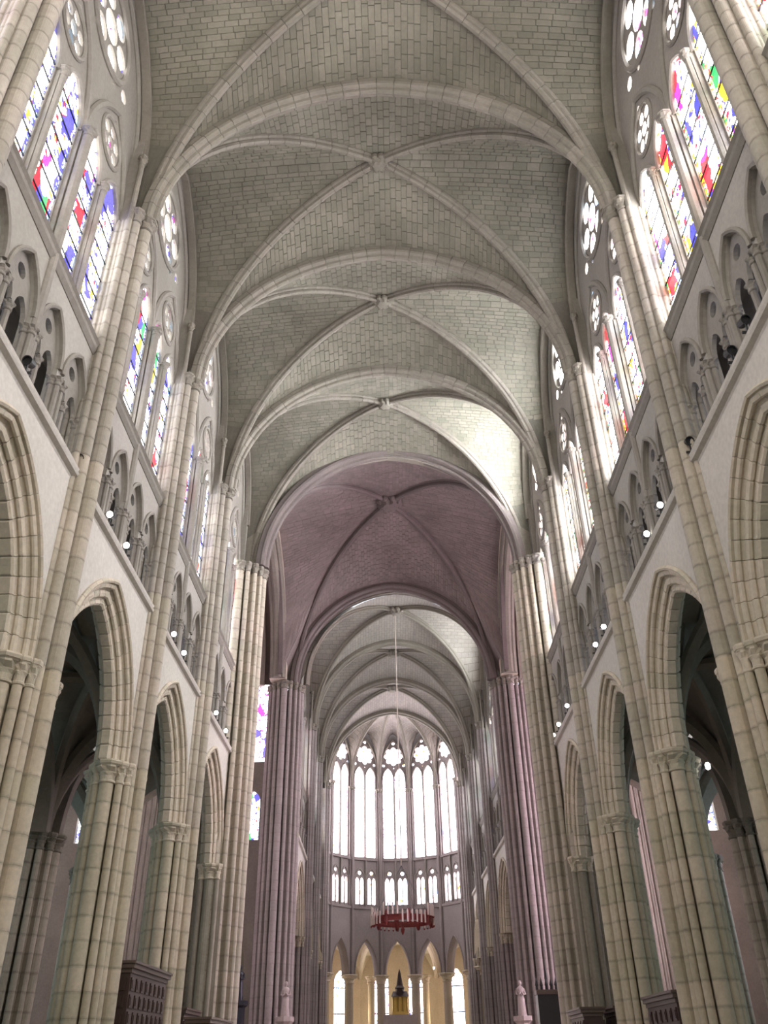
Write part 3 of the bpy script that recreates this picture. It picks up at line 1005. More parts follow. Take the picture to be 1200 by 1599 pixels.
# ------------------------------------------------------------------ transept arms
for sd in (-1, 1):
    S = SIDE[sd]
    b = B()
    LY = (.75, 2.15, 3.55, 4.95, 8.1, 9.5, 10.9)
    lan = [lancet(y, .6, 17.0, 21.2, 1.0, .5, 7) for y in LY]
    low = [lancet(y, .45, 12.5, 14.6, .7, .4, 6) for y in (1.0, 2.4, 3.8, 5.2, 8.0, 9.4, 10.8)]
    occ = [circle(y, 23.0, .55, 14) for y in LY] + [lancet(y, .5, 23.85, 24.4, 1.2, .4, 6) for y in LY]
    b.plate([[(-.6, 0), (13.2, 0), (13.2, 31), (-.6, 31)], [(.9, .05), (4.9, .05)] + [(2.9 + x, 6.0 + z) for x, z in arch(2.0, 3.0, 1.2, 10)]] + lan + low + occ, 0, .5)
    r = obj('wall_%s_transept' % S, b.me('wall', M['rib']), None, (sd * 7.4, 51.2, 0), (0, 0, -PI / 2 if sd > 0 else PI / 2), (1 if sd < 0 else -1, 1, 1), kind='structure', label='east wall of the %s transept with bright windows, seen between crossing piers' % S)
    for y in (1.45, 2.85, 4.25, 5.9, 6.5, 7.1, 8.8, 10.2):
        for dy, q in ((0, .16), (-.24, .09), (.24, .09)):
            if dy == 0 or 5.5 < y < 7.5:
                obj('wall_shaft', B().lathe([(q, 0), (q, 24)], 10).me('wall_shaft', M['rib']), r, (-.05, y + dy, 0))
    wn = obj('window', None, None, r.location, r.rotation_euler, r.scale)
    name_window(wn, 'white and magenta glass window in east wall of the %s transept' % S)
    for l, y in zip(lan, LY):
        pane('glass_pane', l, .35, M['glass_trans'], .6, y, 17, wn)
    for o in occ:
        pane('oculus_glass', o, .35, M['glass_trans'], .6, 3, 24, wn)
    wn = obj('window', None, None, r.location, r.rotation_euler, r.scale)
    name_window(wn, 'small red and blue glass lights low in east wall of the %s transept' % S)
    for l, y in zip(low, (1.0, 2.4, 3.8, 5.2, 8.0, 9.4, 10.8)):
        pane('glass_pane', l, .35, M['glass_left'], .45, y, 12.5, wn)
    # end wall with the rose
    b = B()
    fo = foil(0, 19.5, 1.2, .8, 3.4, 12, 0, 14)
    b.plate([[(-8, 0), (8, 0), (8, 31), (-8, 31)]] + fo + [lancet(-4 + 2 * i, .7, 7.5, 11.5, 1.2, .7, 6) for i in range(5)], 0, .6)
    e = obj('wall_%s_transept_end' % S, b.me('wall', M['wall']), None, (sd * 19.5, 42.6, 0), (0, 0, 0), (sd, 1, 1), kind='structure', label='end wall of the %s transept with a rose window' % S)
    wn = obj('window', None, None, e.location, e.rotation_euler, e.scale)
    name_window(wn, 'great rose window in the end wall of the %s transept' % S)
    pane('rose_glass', circle(0, 19.5, 4.5, 32), .5, M['glass_trans_sun' if sd > 0 else 'glass_trans'], 1.2, 0, 19.5, wn)
    for i in range(5):
        pane('glass_pane', lancet(-4 + 2 * i, .7, 7.5, 11.5, 1.2, .7, 6), .5, M['glass_trans_sun' if sd > 0 else 'glass_trans'], .7, -4 + 2 * i, 7.5, wn)
    # west wall and vault of the arm
    b = B()
    b.plate([[(7.7, 0), (19.6, 0), (19.6, 31), (7.7, 31)]] + [[(c - h, .05), (c + h, .05)] + [(c + x, 7.9 + z) for x, z in arch(h, 3.1, .6, 10)] for c, h in ((9.55, 1.45), (13.7, 1.7))], -.3, .4)
    b.v = [Vector((p.y, -p.x, p.z)) for p in b.v]
    obj('wall_%s_transept_west' % S, b.me('wall', M['wall']), None, (0, 34.9, 0), (0, 0, 0), (sd, 1, 1), kind='structure', label='blank west wall of the %s transept arm' % S)
    vault('ceiling', 12.2, 42.55 if sd < 0 else 42.55, 0, 0, 'rib vault over the %s transept arm' % S, at=6.9, half_d=7.0, xw=7.4, zt=27.4, zd=28.6, wsp=22, wr=5.6, stuff=False, pieces=False, web='vault_far') if False else None
    # barrel of pointed section along the arm
    pts = [(y, 21.5 + z) for y, z in arch(7.6, 7.0, 1.3, 12)]
    bb = B().add([(x, p[0], p[1]) for x in (7.0, 19.6) for p in pts], [(i, i + 1, len(pts) + i + 1, len(pts) + i) for i in range(len(pts) - 1)])
    tr = obj('ceiling', bb.me('vault_web', M['xing']), None, (0, 42.6, 0), (0, 0, 0), (sd, 1, 1), kind='structure', label='pointed vault over the %s transept arm' % S)
    for xx in (8.2, 13.2, 18.4):
        obj('transverse_arch', B().sweep([Vector((xx, p[0] * .97, p[1] - .1)) for p in pts], (1, 0, 0), [(-.2, -.25), (-.3, 0), (-.2, .25), (.1, .25), (.1, -.25)]).me('transverse_arch', M['rib']), tr)

# ------------------------------------------------------------------ aisles
proto_aisle = None
for sd in (-1, 1):
    S = SIDE[sd]
    for k in range(1, 6):
        if proto_aisle is None:
            r = obj('ceiling', None)
            Lh = BAY / 2
            for x0, x1, nm in ((7.4, 11.4, 0), (11.6, 15.8, 1)):
                xc, hx = (x0 + x1) / 2, (x1 - x0) / 2
                b = B()
                N = 10
                g = [[None] * (N + 1) for _ in range(N + 1)]
                v = []
                for i in range(N + 1):
                    for j in range(N + 1):
                        sx, sy = -1 + 2 * i / N, -1 + 2 * j / N
                        m = max(0, 1 - min(abs(sx), abs(sy)) ** 2.2)
                        v.append((xc + hx * sx, Lh + Lh * sy, 8.0 + 4.0 * math.sqrt(m)))
                b.add(v, [(i * (N + 1) + j, (i + 1) * (N + 1) + j, (i + 1) * (N + 1) + j + 1, i * (N + 1) + j + 1) for i in range(N) for j in range(N)])
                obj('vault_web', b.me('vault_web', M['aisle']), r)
                rp = [(-.14, -.06), (-.19, 0), (-.14, .06), (-.05, .16), (.1, .16), (.1, -.16), (-.05, -.16)]
                for yy in (0.0,):
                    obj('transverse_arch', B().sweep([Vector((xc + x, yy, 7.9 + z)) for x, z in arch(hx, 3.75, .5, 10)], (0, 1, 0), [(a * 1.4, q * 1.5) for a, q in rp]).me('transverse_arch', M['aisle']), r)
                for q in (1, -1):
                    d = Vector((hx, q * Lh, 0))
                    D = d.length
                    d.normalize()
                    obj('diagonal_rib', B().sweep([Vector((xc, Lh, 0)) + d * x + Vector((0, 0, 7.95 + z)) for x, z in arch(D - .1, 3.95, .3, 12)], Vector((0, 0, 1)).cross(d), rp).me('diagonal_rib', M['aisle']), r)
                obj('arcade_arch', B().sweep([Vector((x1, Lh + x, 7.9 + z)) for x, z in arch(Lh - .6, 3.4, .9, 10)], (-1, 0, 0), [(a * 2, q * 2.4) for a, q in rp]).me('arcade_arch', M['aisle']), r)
            proto_aisle = r
        else:
            r = dup(proto_aisle, (0, 0, 0))
        side_place(r, sd, y=YB[k])
        r['kind'] = 'structure'
        r['label'] = 'dim rib vault over the %s aisle behind %s nave bay' % (S, ORD[k])
# aisle piers
ac = [(.62 * math.cos(2 * PI * i / 12), .62 * math.sin(2 * PI * i / 12), .17 if i % 3 == 0 else .12) for i in range(12)]
a_me = course_mesh('stone_course', star(ac, [(.4, .4)], 96), .5, M['pier_mid'])
ap = None
for sd in (-1, 1):
    for k in (2, 3, 4, 5, 6):
        if ap is None:
            r = obj('aisle_pier', None, category='pier', group='aisle piers')
            for i in range(15):
                obj('stone_course', a_me, r, (0, 0, .5 * i))
            for x, y, q in ac:
                capital(r, x, y, 7.4, q, .55, 'aisle', wide=1.5)
            ap = r
        else:
            r = dup(ap, (0, 0, 0))
        r.location = (sd * 11.5, YB[k] - (.9 if k == 6 else 0), 0)
        r['label'] = 'shadowed clustered pier between the %s aisles, %s' % (SIDE[sd], {2: 'nearest', 3: 'second along', 4: 'third along', 5: 'fourth along', 6: 'fifth along, beside the transept'}[k])
# outer aisle walls with windows
proto_o = proto_ow = None
for sd in (-1, 1):
    for k in range(1, 6):
        if proto_o is None:
            lh = [lancet(BAY / 2 + s * .95, .75, 3.2, 8.6, 1.4, .7, 7) for s in (-1, 1)]
            b = B().plate([[(0, 0), (BAY, 0), (BAY, 13), (0, 13)]] + lh + [circle(BAY / 2, 10.6, .55, 16)], 15.8, 16.3)
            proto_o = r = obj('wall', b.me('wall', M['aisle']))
            proto_ow = wn = obj('window', None)
            for l, s in zip(lh, (-1, 1)):
                pane('glass_pane', l, 16.15, M['glass_aisle'], .75, BAY / 2 + s * .95, 3.2, wn)
                bm = B().box(16.0, 16.05, -.75, .75, -.02, .02).me('saddle_bar', M['lead'])
                for j in range(6):
                    obj('saddle_bar', bm, wn, (0, BAY / 2 + s * .95, 4.0 + .8 * j))
            pane('oculus_glass', circle(BAY / 2, 10.6, .55, 16), 16.15, M['glass_aisle'], .55, BAY / 2, 10.6, wn)
        else:
            r, wn = dup(proto_o, (0, 0, 0)), dup(proto_ow, (0, 0, 0))
        for q in (r, wn):
            side_place(q, sd, y=YB[k])
        r.name = 'wall_%s_aisle' % SIDE[sd]
        r['kind'] = 'structure'
        r['label'] = 'outer wall of the %s aisle behind %s nave bay' % (SIDE[sd], ORD[k])
        name_window(wn, 'cool blue-green aisle window on the %s behind %s nave bay' % (SIDE[sd], ORD[k]))

# back wall
b = B().plate([[(-17, 0), (17, 0), (17, 31), (-17, 31)], circle(0, 19, 3.2, 24)], 0, .6)
wb = obj('wall_back', b.me('wall', M['wall']), None, (0, YB[0] + .3, 0), (0, 0, PI / 2), kind='structure', label='west wall behind the camera with a round window')
wn = obj('window', None, None, wb.location, wb.rotation_euler)
name_window(wn, 'round window in the west wall behind the camera')
pane('rose_glass', circle(0, 19, 3.2, 24), .4, M['west_rose'], 1, 0, 19, wn)

# ------------------------------------------------------------------ choir
CL = 7.4
CY = [50.2 + CL * k for k in range(4)]
CROT = math.radians(1.35)


def chx(y):
    return .43 - (y - 50.2) * math.tan(CROT)


cw = wall_bay(CL, 'choir')
cwin = {-1: window_bay(CL, M['glass_left'], M['rose_left']), 1: window_bay(CL, M['glass_left'], M['rose_left']), 2: window_bay(CL, M['glass_left'], M['rose_left'], 'clear_soft')}
for k in range(3):
    for sd in (-1, 1):
        S = SIDE[sd]
        r = placed(cw, sd, cx=chx(CY[k]), y=CY[k], dx=-.72, rot=CROT)
        r.name = 'wall_%s_choir' % S
        r['kind'] = 'structure'
        r['label'] = 'choir wall with pointed arch and triforium on %s, %s bay beyond crossing' % (S, ORD[k])
        wn = placed(cwin[2 if sd == 1 and k == 0 else sd], sd, cx=chx(CY[k]), y=CY[k], dx=-.72, rot=CROT)
        name_window(wn, 'tall traceried choir window on %s, %s bay beyond crossing' % (S, ORD[k]))
    vault('ceiling', CL, CY[k], chx(CY[k]), CROT, 'pale rib vault over the choir, %s bay beyond crossing' % ORD[k], at=5.5, half_d=5.75, xw=6.28, zt=27.3, zd=28.2, stones=0, stuff=False, web='vault_far', pieces=False, tnear=k > 0, tfar=k == 2, bs=1.5)
SLIM = [(.0, .42, .12), (-.25, .42, .075), (.25, .42, .075)]
SLIM_N = [(-.57, 0, .16), (-.45, .25, .1), (-.45, -.25, .1), (-.34, .4, .065), (-.34, -.4, .065)]
slim_up = course_mesh('stone_course', star([(x - .05, y, r) for x, y, r in SLIM_N], [(.4, .34)], 150), .4936, M['pier_pink_cast'])
SLIM_A = [(.5, 0, .14), (.42, .24, .09), (.42, -.24, .09)]
slim_me = course_mesh('stone_course', star(SLIM_N + SLIM + [(x, -y, r) for x, y, r in SLIM] + SLIM_A, [(.38, .3)], 150), .5, M['pier_pink_cast'])
cp = nave_pier(slim_me, SLIM, SLIM_A, SLIM_N, slim_up, slim_up)
for k in (1, 2, 3):
    for sd in (-1, 1):
        r = placed(cp, sd, cx=chx(CY[k]), y=CY[k], dx=-1.0 if k == 3 else -.78, rot=CROT)
        r.name = 'choir_pier'
        r['category'] = 'pier'
        r['group'] = 'choir piers'
        r['label'] = 'slender clustered choir pier on %s, %s beyond the crossing' % (SIDE[sd], ORD[k - 1])
# choir aisles: outer walls and a roof
for sd in (-1, 1):
    b = B().box(11.5, 12.0, 0, 24, 0, 13)
    obj('wall_%s_choir_aisle' % SIDE[sd], b.me('wall', M['aisle']), None, (0, 51.7, 0), (0, 0, 0), (sd, 1, 1), kind='structure', label='outer wall of the %s choir aisle' % SIDE[sd])
    pts = [(9.6 + x, 8.5 + z) for x, z in arch(2.2, 3.2, .5, 8)]
    b = B().add([(p[0], y, p[1]) for y in (0, 22) for p in pts], [(i, i + 1, len(pts) + i + 1, len(pts) + i) for i in range(len(pts) - 1)])
    obj('ceiling', b.me('vault_web', M['aisle']), None, (0, 51.2, 0), (0, 0, 0), (sd, 1, 1), kind='structure', label='vault over the %s choir aisle' % SIDE[sd])

# ------------------------------------------------------------------ apse
AX, AY = chx(72.4), 72.4
APO = 5.85
HW = APO * math.tan(PI / 14)
RC = APO / math.cos(PI / 14)


def apse_facet():
    b = B()
    ar = [(x, 7.5 + z) for x, z in arch(HW - .3, 2.6, .9, 10)]
    tri, trg = [], []
    for s in (-1, 1):
        c = s * .56
        for q in (-.21, .21):
            tri.append(lancet(c + q, .165, 12.75, 14.5, .35, .12, 4))
        tri.append(circle(c, 15.2, .16, 10))
    lan = [lancet(s * .54, .47, 16.5, 23.3, 1.0, .4, 7) for s in (-1, 1)]
    oc = [[((.66 + .2 * abs(math.cos(4 * t))) * math.cos(t), 25.4 + (.66 + .2 * abs(math.cos(4 * t))) * math.sin(t)) for t in [2 * PI * i / 64 for i in range(64)]]]
    sm = [circle(-.95, 24.55, .14, 8), circle(.95, 24.55, .14, 8), circle(0, 24.3, .06, 8), circle(0, 26.62, .15, 8)]
    hwx = HW + .01
    b.plate([[(-hwx, 7.5), (ar[-1][0], 7.5)] + list(reversed(ar))[1:-1] + [(ar[0][0], 7.5), (hwx, 7.5), (hwx, 12.4), (-hwx, 12.4)]], APO, APO + .8)
    b.plate([[(-hwx, 12.4), (hwx, 12.4), (hwx, 16.2), (-hwx, 16.2)]] + tri, APO + .12, APO + .3)
    top = [(-hwx, 16.2), (hwx, 16.2), (hwx, 28.6), (-hwx, 28.6)]
    b.plate([top] + lan + oc + sm, APO + .2, APO + .4)
    r = obj('wall_apse', b.me('wall', M['pier_pink_cast']), kind='structure')
    wn = obj('window', None)
    for l, s in zip(lan, (-1, 1)):
        pane('glass_pane', l, APO + .36, M['glass_apse'], .47, s * .54, 16.5, wn)
    pane('oculus_glass', circle(0, 25.4, 1.3, 20), APO + .36, M['glass_apse'], 1.6, 0, 25.4, wn)
    obj('mullion', B().lathe([(.09, 16.4), (.09, 23.6)], 8).me('mullion', M['tracery']), wn, (APO + .2, 0, 0))
    for s in (-1, 1):
        obj('lancet_moulding', B().sweep(wallpath(APO + .2, [(s * .54 + x, 23.3 + z) for x, z in arch(.51, 1.04, .4, 7)]), (-1, 0, 0), ngon(.06, 6)).me('lancet_moulding', M['tracery']), wn)
    obj('window_arch_moulding', B().sweep(wallpath(APO + .1, [(x, 23.6 + z) for x, z in arch(HW - .1, 3.3, 1.0, 10)]), (-1, 0, 0), ngon(.1, 6)).me('window_arch_moulding', M['rib']), wn)
    bm = B().box(APO + .3, APO + .33, -.47, .47, -.012, .012).me('saddle_bar', M['lead'])
    for s in (-1, 1):
        for j in range(8):
            obj('saddle_bar', bm, wn, (0, s * .54, 17.3 + .85 * j))
    tw = obj('window', None)
    for s in (-1, 1):
        pane('glass_pane', [(s * .56 - .45, 12.7), (s * .56 + .45, 12.7), (s * .56 + .45, 15.5), (s * .56 - .45, 15.5)], APO + .27, M['glass_apse'], .9, s * .56, 12.7, tw)
        obj('colonnette', B().lathe([(.055, 12.6), (.04, 12.75), (.04, 14.4)], 8).me('colonnette', M['tracery']), tw, (APO + .08, s * .56, 0))
        obj('triforium_arch', B().sweep(wallpath(APO + .12, [(s * .56 + x, 14.6 + z) for x, z in arch(.5, .95, .4, 7)]), (-1, 0, 0), ngon(.07, 6)).me('triforium_arch', M['tracery']), tw)
    obj('mullion', B().lathe([(.08, 12.5), (.08, 16.4)], 8).me('mullion', M['tracery']), tw, (APO + .05, 0, 0))
    obj('string_course', B().box(APO - .1, APO + .3, -HW, HW, 12.35, 12.55).me('string_course', M['pier_pink_cast']), r)
    obj('sill_string_course', B().box(APO - .04, APO + .4, -HW, HW, 16.2, 16.42).me('sill_string_course', M['pier_pink_cast']), r)
    obj('arcade_arch', B().sweep(wallpath(APO, ar), (-1, 0, 0), [(.08, 0), (.06, .05), (0, .06), (-.04, .03), (-.08, -.15), (-.11, -.4), (-.08, -.7), (0, -.8), (.1, -.8)]).me('arcade_arch', M['pier_pink_cast']), r)
    # ambulatory arch and chapel wall behind
    return r, wn, tw


fr, fw, ft = apse_facet()
AN = ['far left', 'second from left', 'left of centre', 'centre', 'right of centre', 'second from right', 'far right']
cold = None
for i in range(7):
    ph = (i - 3) * PI / 7
    th = PI / 2 - ph
    if i == 0:
        a, b_, c = fr, fw, ft
    else:
        a, b_, c = dup(fr, (0, 0, 0)), dup(fw, (0, 0, 0)), dup(ft, (0, 0, 0))
    for q in (a, b_, c):
        q.location = (AX, AY, 0)
        q.rotation_euler = (0, 0, th)
    a['kind'] = 'structure'
    a['label'] = 'apse wall facet with pointed arch below, %s of seven' % AN[i]
    name_window(b_, 'blazing white two-light apse window with cusped oculus, %s of seven' % AN[i])
    name_window(c, 'white triforium lights below the apse windows, %s of seven' % AN[i])
# shafts between the facets with columns below
for i in range(8):
    ph = (i - 3.5) * PI / 7
    px_, py_ = AX + (RC - .02) * math.sin(ph), AY + (RC - .02) * math.cos(ph)
    if cold is None:
        r = obj('apse_column', None, category='column', group='apse columns')
        obj('shaft', B().lathe([(.55, 3.0), (.55, 3.3), (.36, 3.5), (.34, 7.0)], 18).me('shaft', M['pier']), r, (.35, 0, 0))
        capital(r, .35, 0, 6.9, .36, .62, 'arch', wide=1.7)
        for dy, dx, q in ((0, -.05, .14), (.21, .04, .09), (-.21, .04, .09)):
            obj('wall_shaft', B().lathe([(q, 7.5), (q, 22.2)], 10).me('wall_shaft', M['pier_pink_cast']), r, (dx, dy, 0))
            capital(r, dx, dy, 22.0, q, .35, 'rib', wide=1.6)
        obj('core', B().box(.02, .5, -.17, .17, 7.4, 26).me('core', M['pier_pink_cast']), r)
        cold = r
    else:
        r = dup(cold, (0, 0, 0))
    r.location = (px_, py_, 0)
    r.rotation_euler = (0, 0, PI / 2 - ph)
    r['label'] = 'round apse column with slim shafts above, %s counting from left of apse' % (ORD + ['eighth'])[i]
# apse vault
root = obj('ceiling', None, None, (AX, AY, 0), kind='structure', label='radiating rib vault over the apse end')
ZK = 28.0
KY = .6


def zr(s):
    # rib from wall (s=0) to keystone (s=1)
    return 22.3 + (ZK - 22.3) * math.sqrt(max(0, 1 - (1 - s) ** 2)) ** .9


for i in range(7):
    p0, p1 = (i - 3.5) * PI / 7, (i - 2.5) * PI / 7
    e0, e1 = Vector((RC * math.sin(p0), RC * math.cos(p0), 0)), Vector((RC * math.sin(p1), RC * math.cos(p1), 0))
    K = Vector((0, KY, 0))
    v = []
    NS, NT2 = 12, 10
    for a in range(NS + 1):
        s = a / NS
        for q in range(NT2 + 1):
            t = q / NT2
            p = e0.lerp(e1, t).lerp(K, s)
            az = math.sqrt(max(0, 1 - abs(2 * t - 1) ** 1.7))
            top = 27.35 + (ZK + .15 - 27.35) * s
            p.z = zr(s) + .1 + (top - zr(s)) * az * (1 if s < 1 else 0)
            v.append(p)
    b = B().add(v, [(a * (NT2 + 1) + q, (a + 1) * (NT2 + 1) + q, (a + 1) * (NT2 + 1) + q + 1, a * (NT2 + 1) + q + 1) for a in range(NS) for q in range(NT2)])
    me = b.me('vault_web', M['vault_far'])
    lay = me.uv_layers.new(name='UVMap')
    for j, lp in enumerate(me.loops):
        c = me.vertices[lp.vertex_index].co
        lay.data[j].uv = (c.x, c.y)
    obj('vault_web', me, root)
for i in range(8):
    p0 = (i - 3.5) * PI / 7
    e0 = Vector((RC * math.sin(p0), RC * math.cos(p0), 0))
    K = Vector((0, KY, 0))
    path = []
    for a in range(17):
        p = e0.lerp(K, a / 16)
        p.z = zr(a / 16)
        path.append(p)
    d = (e0 - K).normalized()
    obj('diagonal_rib', B().sweep(path, Vector((0, 0, 1)).cross(d), [(a * .8, q * .8) for a, q in DPROF]).me('diagonal_rib', M['rib']), root)
obj('boss', B().lathe([(.1, ZK - .2), (.3, ZK - .1), (.35, ZK + .2)], 14, 0, KY).me('boss', M['rib']), root)

# ambulatory and chapels round the apse
amb = obj('ceiling', None, None, (AX, AY, 0), kind='structure', label='warm-lit ambulatory vault seen through the apse arches')
for i in range(9):
    p0, p1 = (i - 4.5) * PI / 7, (i - 3.5) * PI / 7
    v = []
    NR, NP = 8, 8
    for a in range(NR + 1):
        for q in range(NP + 1):
            rr = APO + .4 + (15.5 - APO - .4) * a / NR
            ph = p0 + (p1 - p0) * q / NP
            sx, sy = (2 * a / NR - 1), (2 * q / NP - 1)
            z = 8.0 + 2.6 * math.sqrt(max(0, 1 - min(abs(math.sin(PI * sx)) if False else abs(sx), abs(sy)) ** 2.2))
            v.append((rr * math.sin(ph), rr * math.cos(ph), z))
    b = B().add(v, [(a * (NP + 1) + q, (a + 1) * (NP + 1) + q, (a + 1) * (NP + 1) + q + 1, a * (NP + 1) + q + 1) for a in range(NR) for q in range(NP)])
    obj('vault_web', b.me('vault_web', M['warm']), amb)
    for (ph, r0, r1) in ((p0, APO + .4, 15.5),):
        pts = []
        for x, z in arch((r1 - r0) / 2, 2.5, .6, 10):
            rr = (r0 + r1) / 2 + x
            pts.append(Vector((rr * math.sin(ph), rr * math.cos(ph), 7.9 + z)))
        d = Vector((math.sin(ph), math.cos(ph), 0))
        obj('transverse_arch', B().sweep(pts, Vector((0, 0, 1)).cross(d), [(-.25, -.15), (-.3, 0), (-.25, .15), (.1, .2), (.1, -.2)]).me('transverse_arch', M['warm']), amb)
amw = amg = amc = None
for i in range(9):
    ph = (i - 4) * PI / 7
    if amw is None:
        hwo = 15.2 * math.tan(PI / 14) + .02
        lh = [lancet(s * 1.55, .62, 4.0, 7.6, 1.0, .5, 7) for s in (-1, 1)]
        b = B().plate([[(-hwo, 0), (hwo, 0), (hwo, 12), (-hwo, 12)]] + lh, 15.2, 15.6)
        amw = r = obj('wall_ambulatory', b.me('wall', M['warm']), kind='structure')
        amg = wn = obj('window', None)
        for l, s in zip(lh, (-1, 1)):
            pane('glass_pane', l, 15.45, M['glass_apse'], .62, s * 1.55, 4, wn)
            bm = B().box(15.3, 15.36, -.62, .62, -.05, .05).me('saddle_bar', M['lead'])
            for j in range(2):
                obj('saddle_bar', bm, wn, (0, s * 1.55, 5.2 + 2.0 * j))
        amc = c = obj('ambulatory_column', None, category='column', group='ambulatory columns')
        obj('shaft', B().lathe([(.5, 3.0), (.5, 3.3), (.3, 3.5), (.28, 7.3)], 16).me('shaft', M['warm']), c)
        capital(c, 0, 0, 7.2, .3, .6, 'warm', wide=1.8)
    else:
        r, wn, c = dup(amw, (0, 0, 0)), dup(amg, (0, 0, 0)), dup(amc, (0, 0, 0))
    for q in (r, wn):
        q.location = (AX, AY, 0)
        q.rotation_euler = (0, 0, PI / 2 - ph)
    c.location = (AX + 10.4 * math.sin(ph + PI / 14), AY + 10.4 * math.cos(ph + PI / 14), 0)
    c['label'] = 'slim warm-toned column in the ambulatory behind the apse, %s from left' % (ORD + ['eighth', 'ninth'])[i]
    r['kind'] = 'structure'
    r['label'] = 'warm chapel wall behind the apse, %s from left' % (ORD + ['eighth', 'ninth'])[i]
    name_window(wn, 'white chapel window behind the apse arcade, %s from left' % (ORD + ['eighth', 'ninth'])[i])

# ------------------------------------------------------------------ spotlights on the triforium ledge
hous = B().lathe([(.07, -.24), (.09, -.2), (.095, 0), (.1, .02), (.08, .02), (.08, -.05)], 14).me('housing', M['black'])
lens_on = B().lathe([(.085, -.01), (.08, .022), (.05, .03)], 14).me('lens', M['lens'])
lens_off = B().lathe([(.085, -.03), (.08, -.02)], 14).me('lens', M['black'])
brk = B().box(-.015, .015, -.13, -.1, -.28, .1).box(-.12, .12, -.14, -.1, -.3, -.26).me('bracket', M['black'])
SP = {-1: [11.76, 14.86, 17.15, 18.62, 21.63, 24.01, 25.45, 28.41, 31.1, 33.2], 1: [11.16, 11.95, 14.75, 17.3, 18.64, 21.76, 24.17, 25.52, 28.62, 31.15, 33.27, 34.6]}
ON = ORD + ['eighth', 'ninth', 'tenth', 'eleventh', 'twelfth']
proto_s = {}
for sd in (-1, 1):
    for i, y in enumerate(SP[sd]):
        on = i >= (2 if sd < 0 else 3)
        if on not in proto_s:
            r = obj('spotlight', None, category='spotlight', group='spotlights along the triforium ledges')
            obj('housing', hous, r, rot=(PI / 2 + .35, 0, 0))
            obj('lens', lens_on if on else lens_off, r, rot=(PI / 2 + .35, 0, 0))
            obj('bracket', brk, r, (0, .16, 0))
            proto_s[on] = r
        else:
            r = dup(proto_s[on], (0, 0, 0))
        r.location = (sd * 6.68, y, 12.88)
        r['label'] = '%s spotlight on the %s triforium ledge, %s counting from the camera' % ('shining white' if on else 'unlit black', SIDE[sd], ON[i])

# ------------------------------------------------------------------ hanging crown of candles
CX0, CYc, CZ = .3, 54.0, 8.45
t = obj('crown_chandelier', None, None, (CX0, CYc, CZ), label='red crown chandelier of white candles hanging before the apse', category='chandelier')
RR = 1.68
ring = [Vector((RR * math.cos(2 * PI * i / 48), RR * math.sin(2 * PI * i / 48), 0)) for i in range(48)]
obj('crown_ring', B().sweep(ring, (0, 0, 1), [(-.03, -.16), (.03, -.16), (.05, -.1), (.04, .1), (.06, .16), (-.03, .16)], True).me('crown_ring', M['red']), t)
cm = B().lathe([(.05, 0), (.045, .62), (.01, .7)], 8).me('candle', M['candle'])
dish = B().lathe([(.02, -.06), (.06, 0), (.06, .02)], 8).me('drip_pan', M['red'])
for i in range(40):
    a = 2 * PI * i / 40
    c = obj('candle', cm, t, ((RR + .13) * math.cos(a), (RR + .13) * math.sin(a), -.3 if i % 10 < 6 else .12))
    obj('drip_pan', dish, c)
tw_ = B().lathe([(.06, -.34), (.12, -.22), (.12, .2), (.15, .22), (.08, .36), (.0, .5)], 8).me('lantern_turret', M['red'])
for i in range(8):
    a = 2 * PI * i / 8 + .2
    obj('lantern_turret', tw_, t, (RR * math.cos(a), RR * math.sin(a), -.02))
    p = [Vector((RR * math.cos(a), RR * math.sin(a), .1)), Vector((0, 0, 3.0))]
    d = Vector((math.cos(a), math.sin(a), 0))
    obj('chain', B().sweep(p, Vector((0, 0, 1)).cross(d), ngon(.006, 5)).me('chain', M['bronze']), t)
obj('pendant_knob', B().lathe([(.02, -.75), (.09, -.6), (.12, -.45), (.05, -.3), (.03, .0)], 10).me('pendant_knob', M['red']), t)
for a in (0, PI / 2):
    obj('cross_bar', B().box(-RR, RR, -.02, .02, -.1, -.06).me('cross_bar', M['red']), t, rot=(0, 0, a))
rp = obj('hanging_rope', B().lathe([(.035, CZ + 3.0), (.035, 28.35)], 8).me('hanging_rope', M['rope']), None, (CX0, CYc, 0), label='pale rope dropping from the choir vault to the crown chandelier', category='rope')

# ------------------------------------------------------------------ furniture seen over the bottom edge


def confessional(x, y, sd, zt, label, wy=2.0, wx=1.5):
    r = obj('confessional', None, None, (x, y, 0), (0, 0, 0), label=label, category='confessional')
    obj('cabinet', B().box(-wx / 2, wx / 2, -wy / 2, wy / 2, 0, zt - .22).me('cabinet', M['wood']), r)
    cn = B()
    for e, z0, z1 in ((.03, zt - .26, zt - .16), (.09, zt - .16, zt - .06), (.13, zt - .06, zt)):
        cn.box(-wx / 2 - e, wx / 2 + e, -wy / 2 - e, wy / 2 + e, z0, z1)
    obj('cornice', cn.me('cornice', M['wood2']), r)
    pm = B().box(-.02, .02, -.15, .15, -.14, .14).box(-.035, .035, -.1, .1, -.09, .09).me('panel', M['wood'])
    nz = int((zt - .4) / .36)
    nc = max(3, int(wy / .42))
    for j in range(nz):
        for i in range(nc):
            obj('panel', pm, r, (-sd * (wx / 2 + .01), -wy / 2 + wy / nc * (i + .5), zt - .5 - .36 * j), (0, 0, 0), (sd, 1, 1))
        for i in range(3):
            obj('panel', pm, r, (-wx / 2 + wx / 3 * (i + .5), -wy / 2 - .01, zt - .5 - .36 * j), (0, 0, PI / 2))
    return r


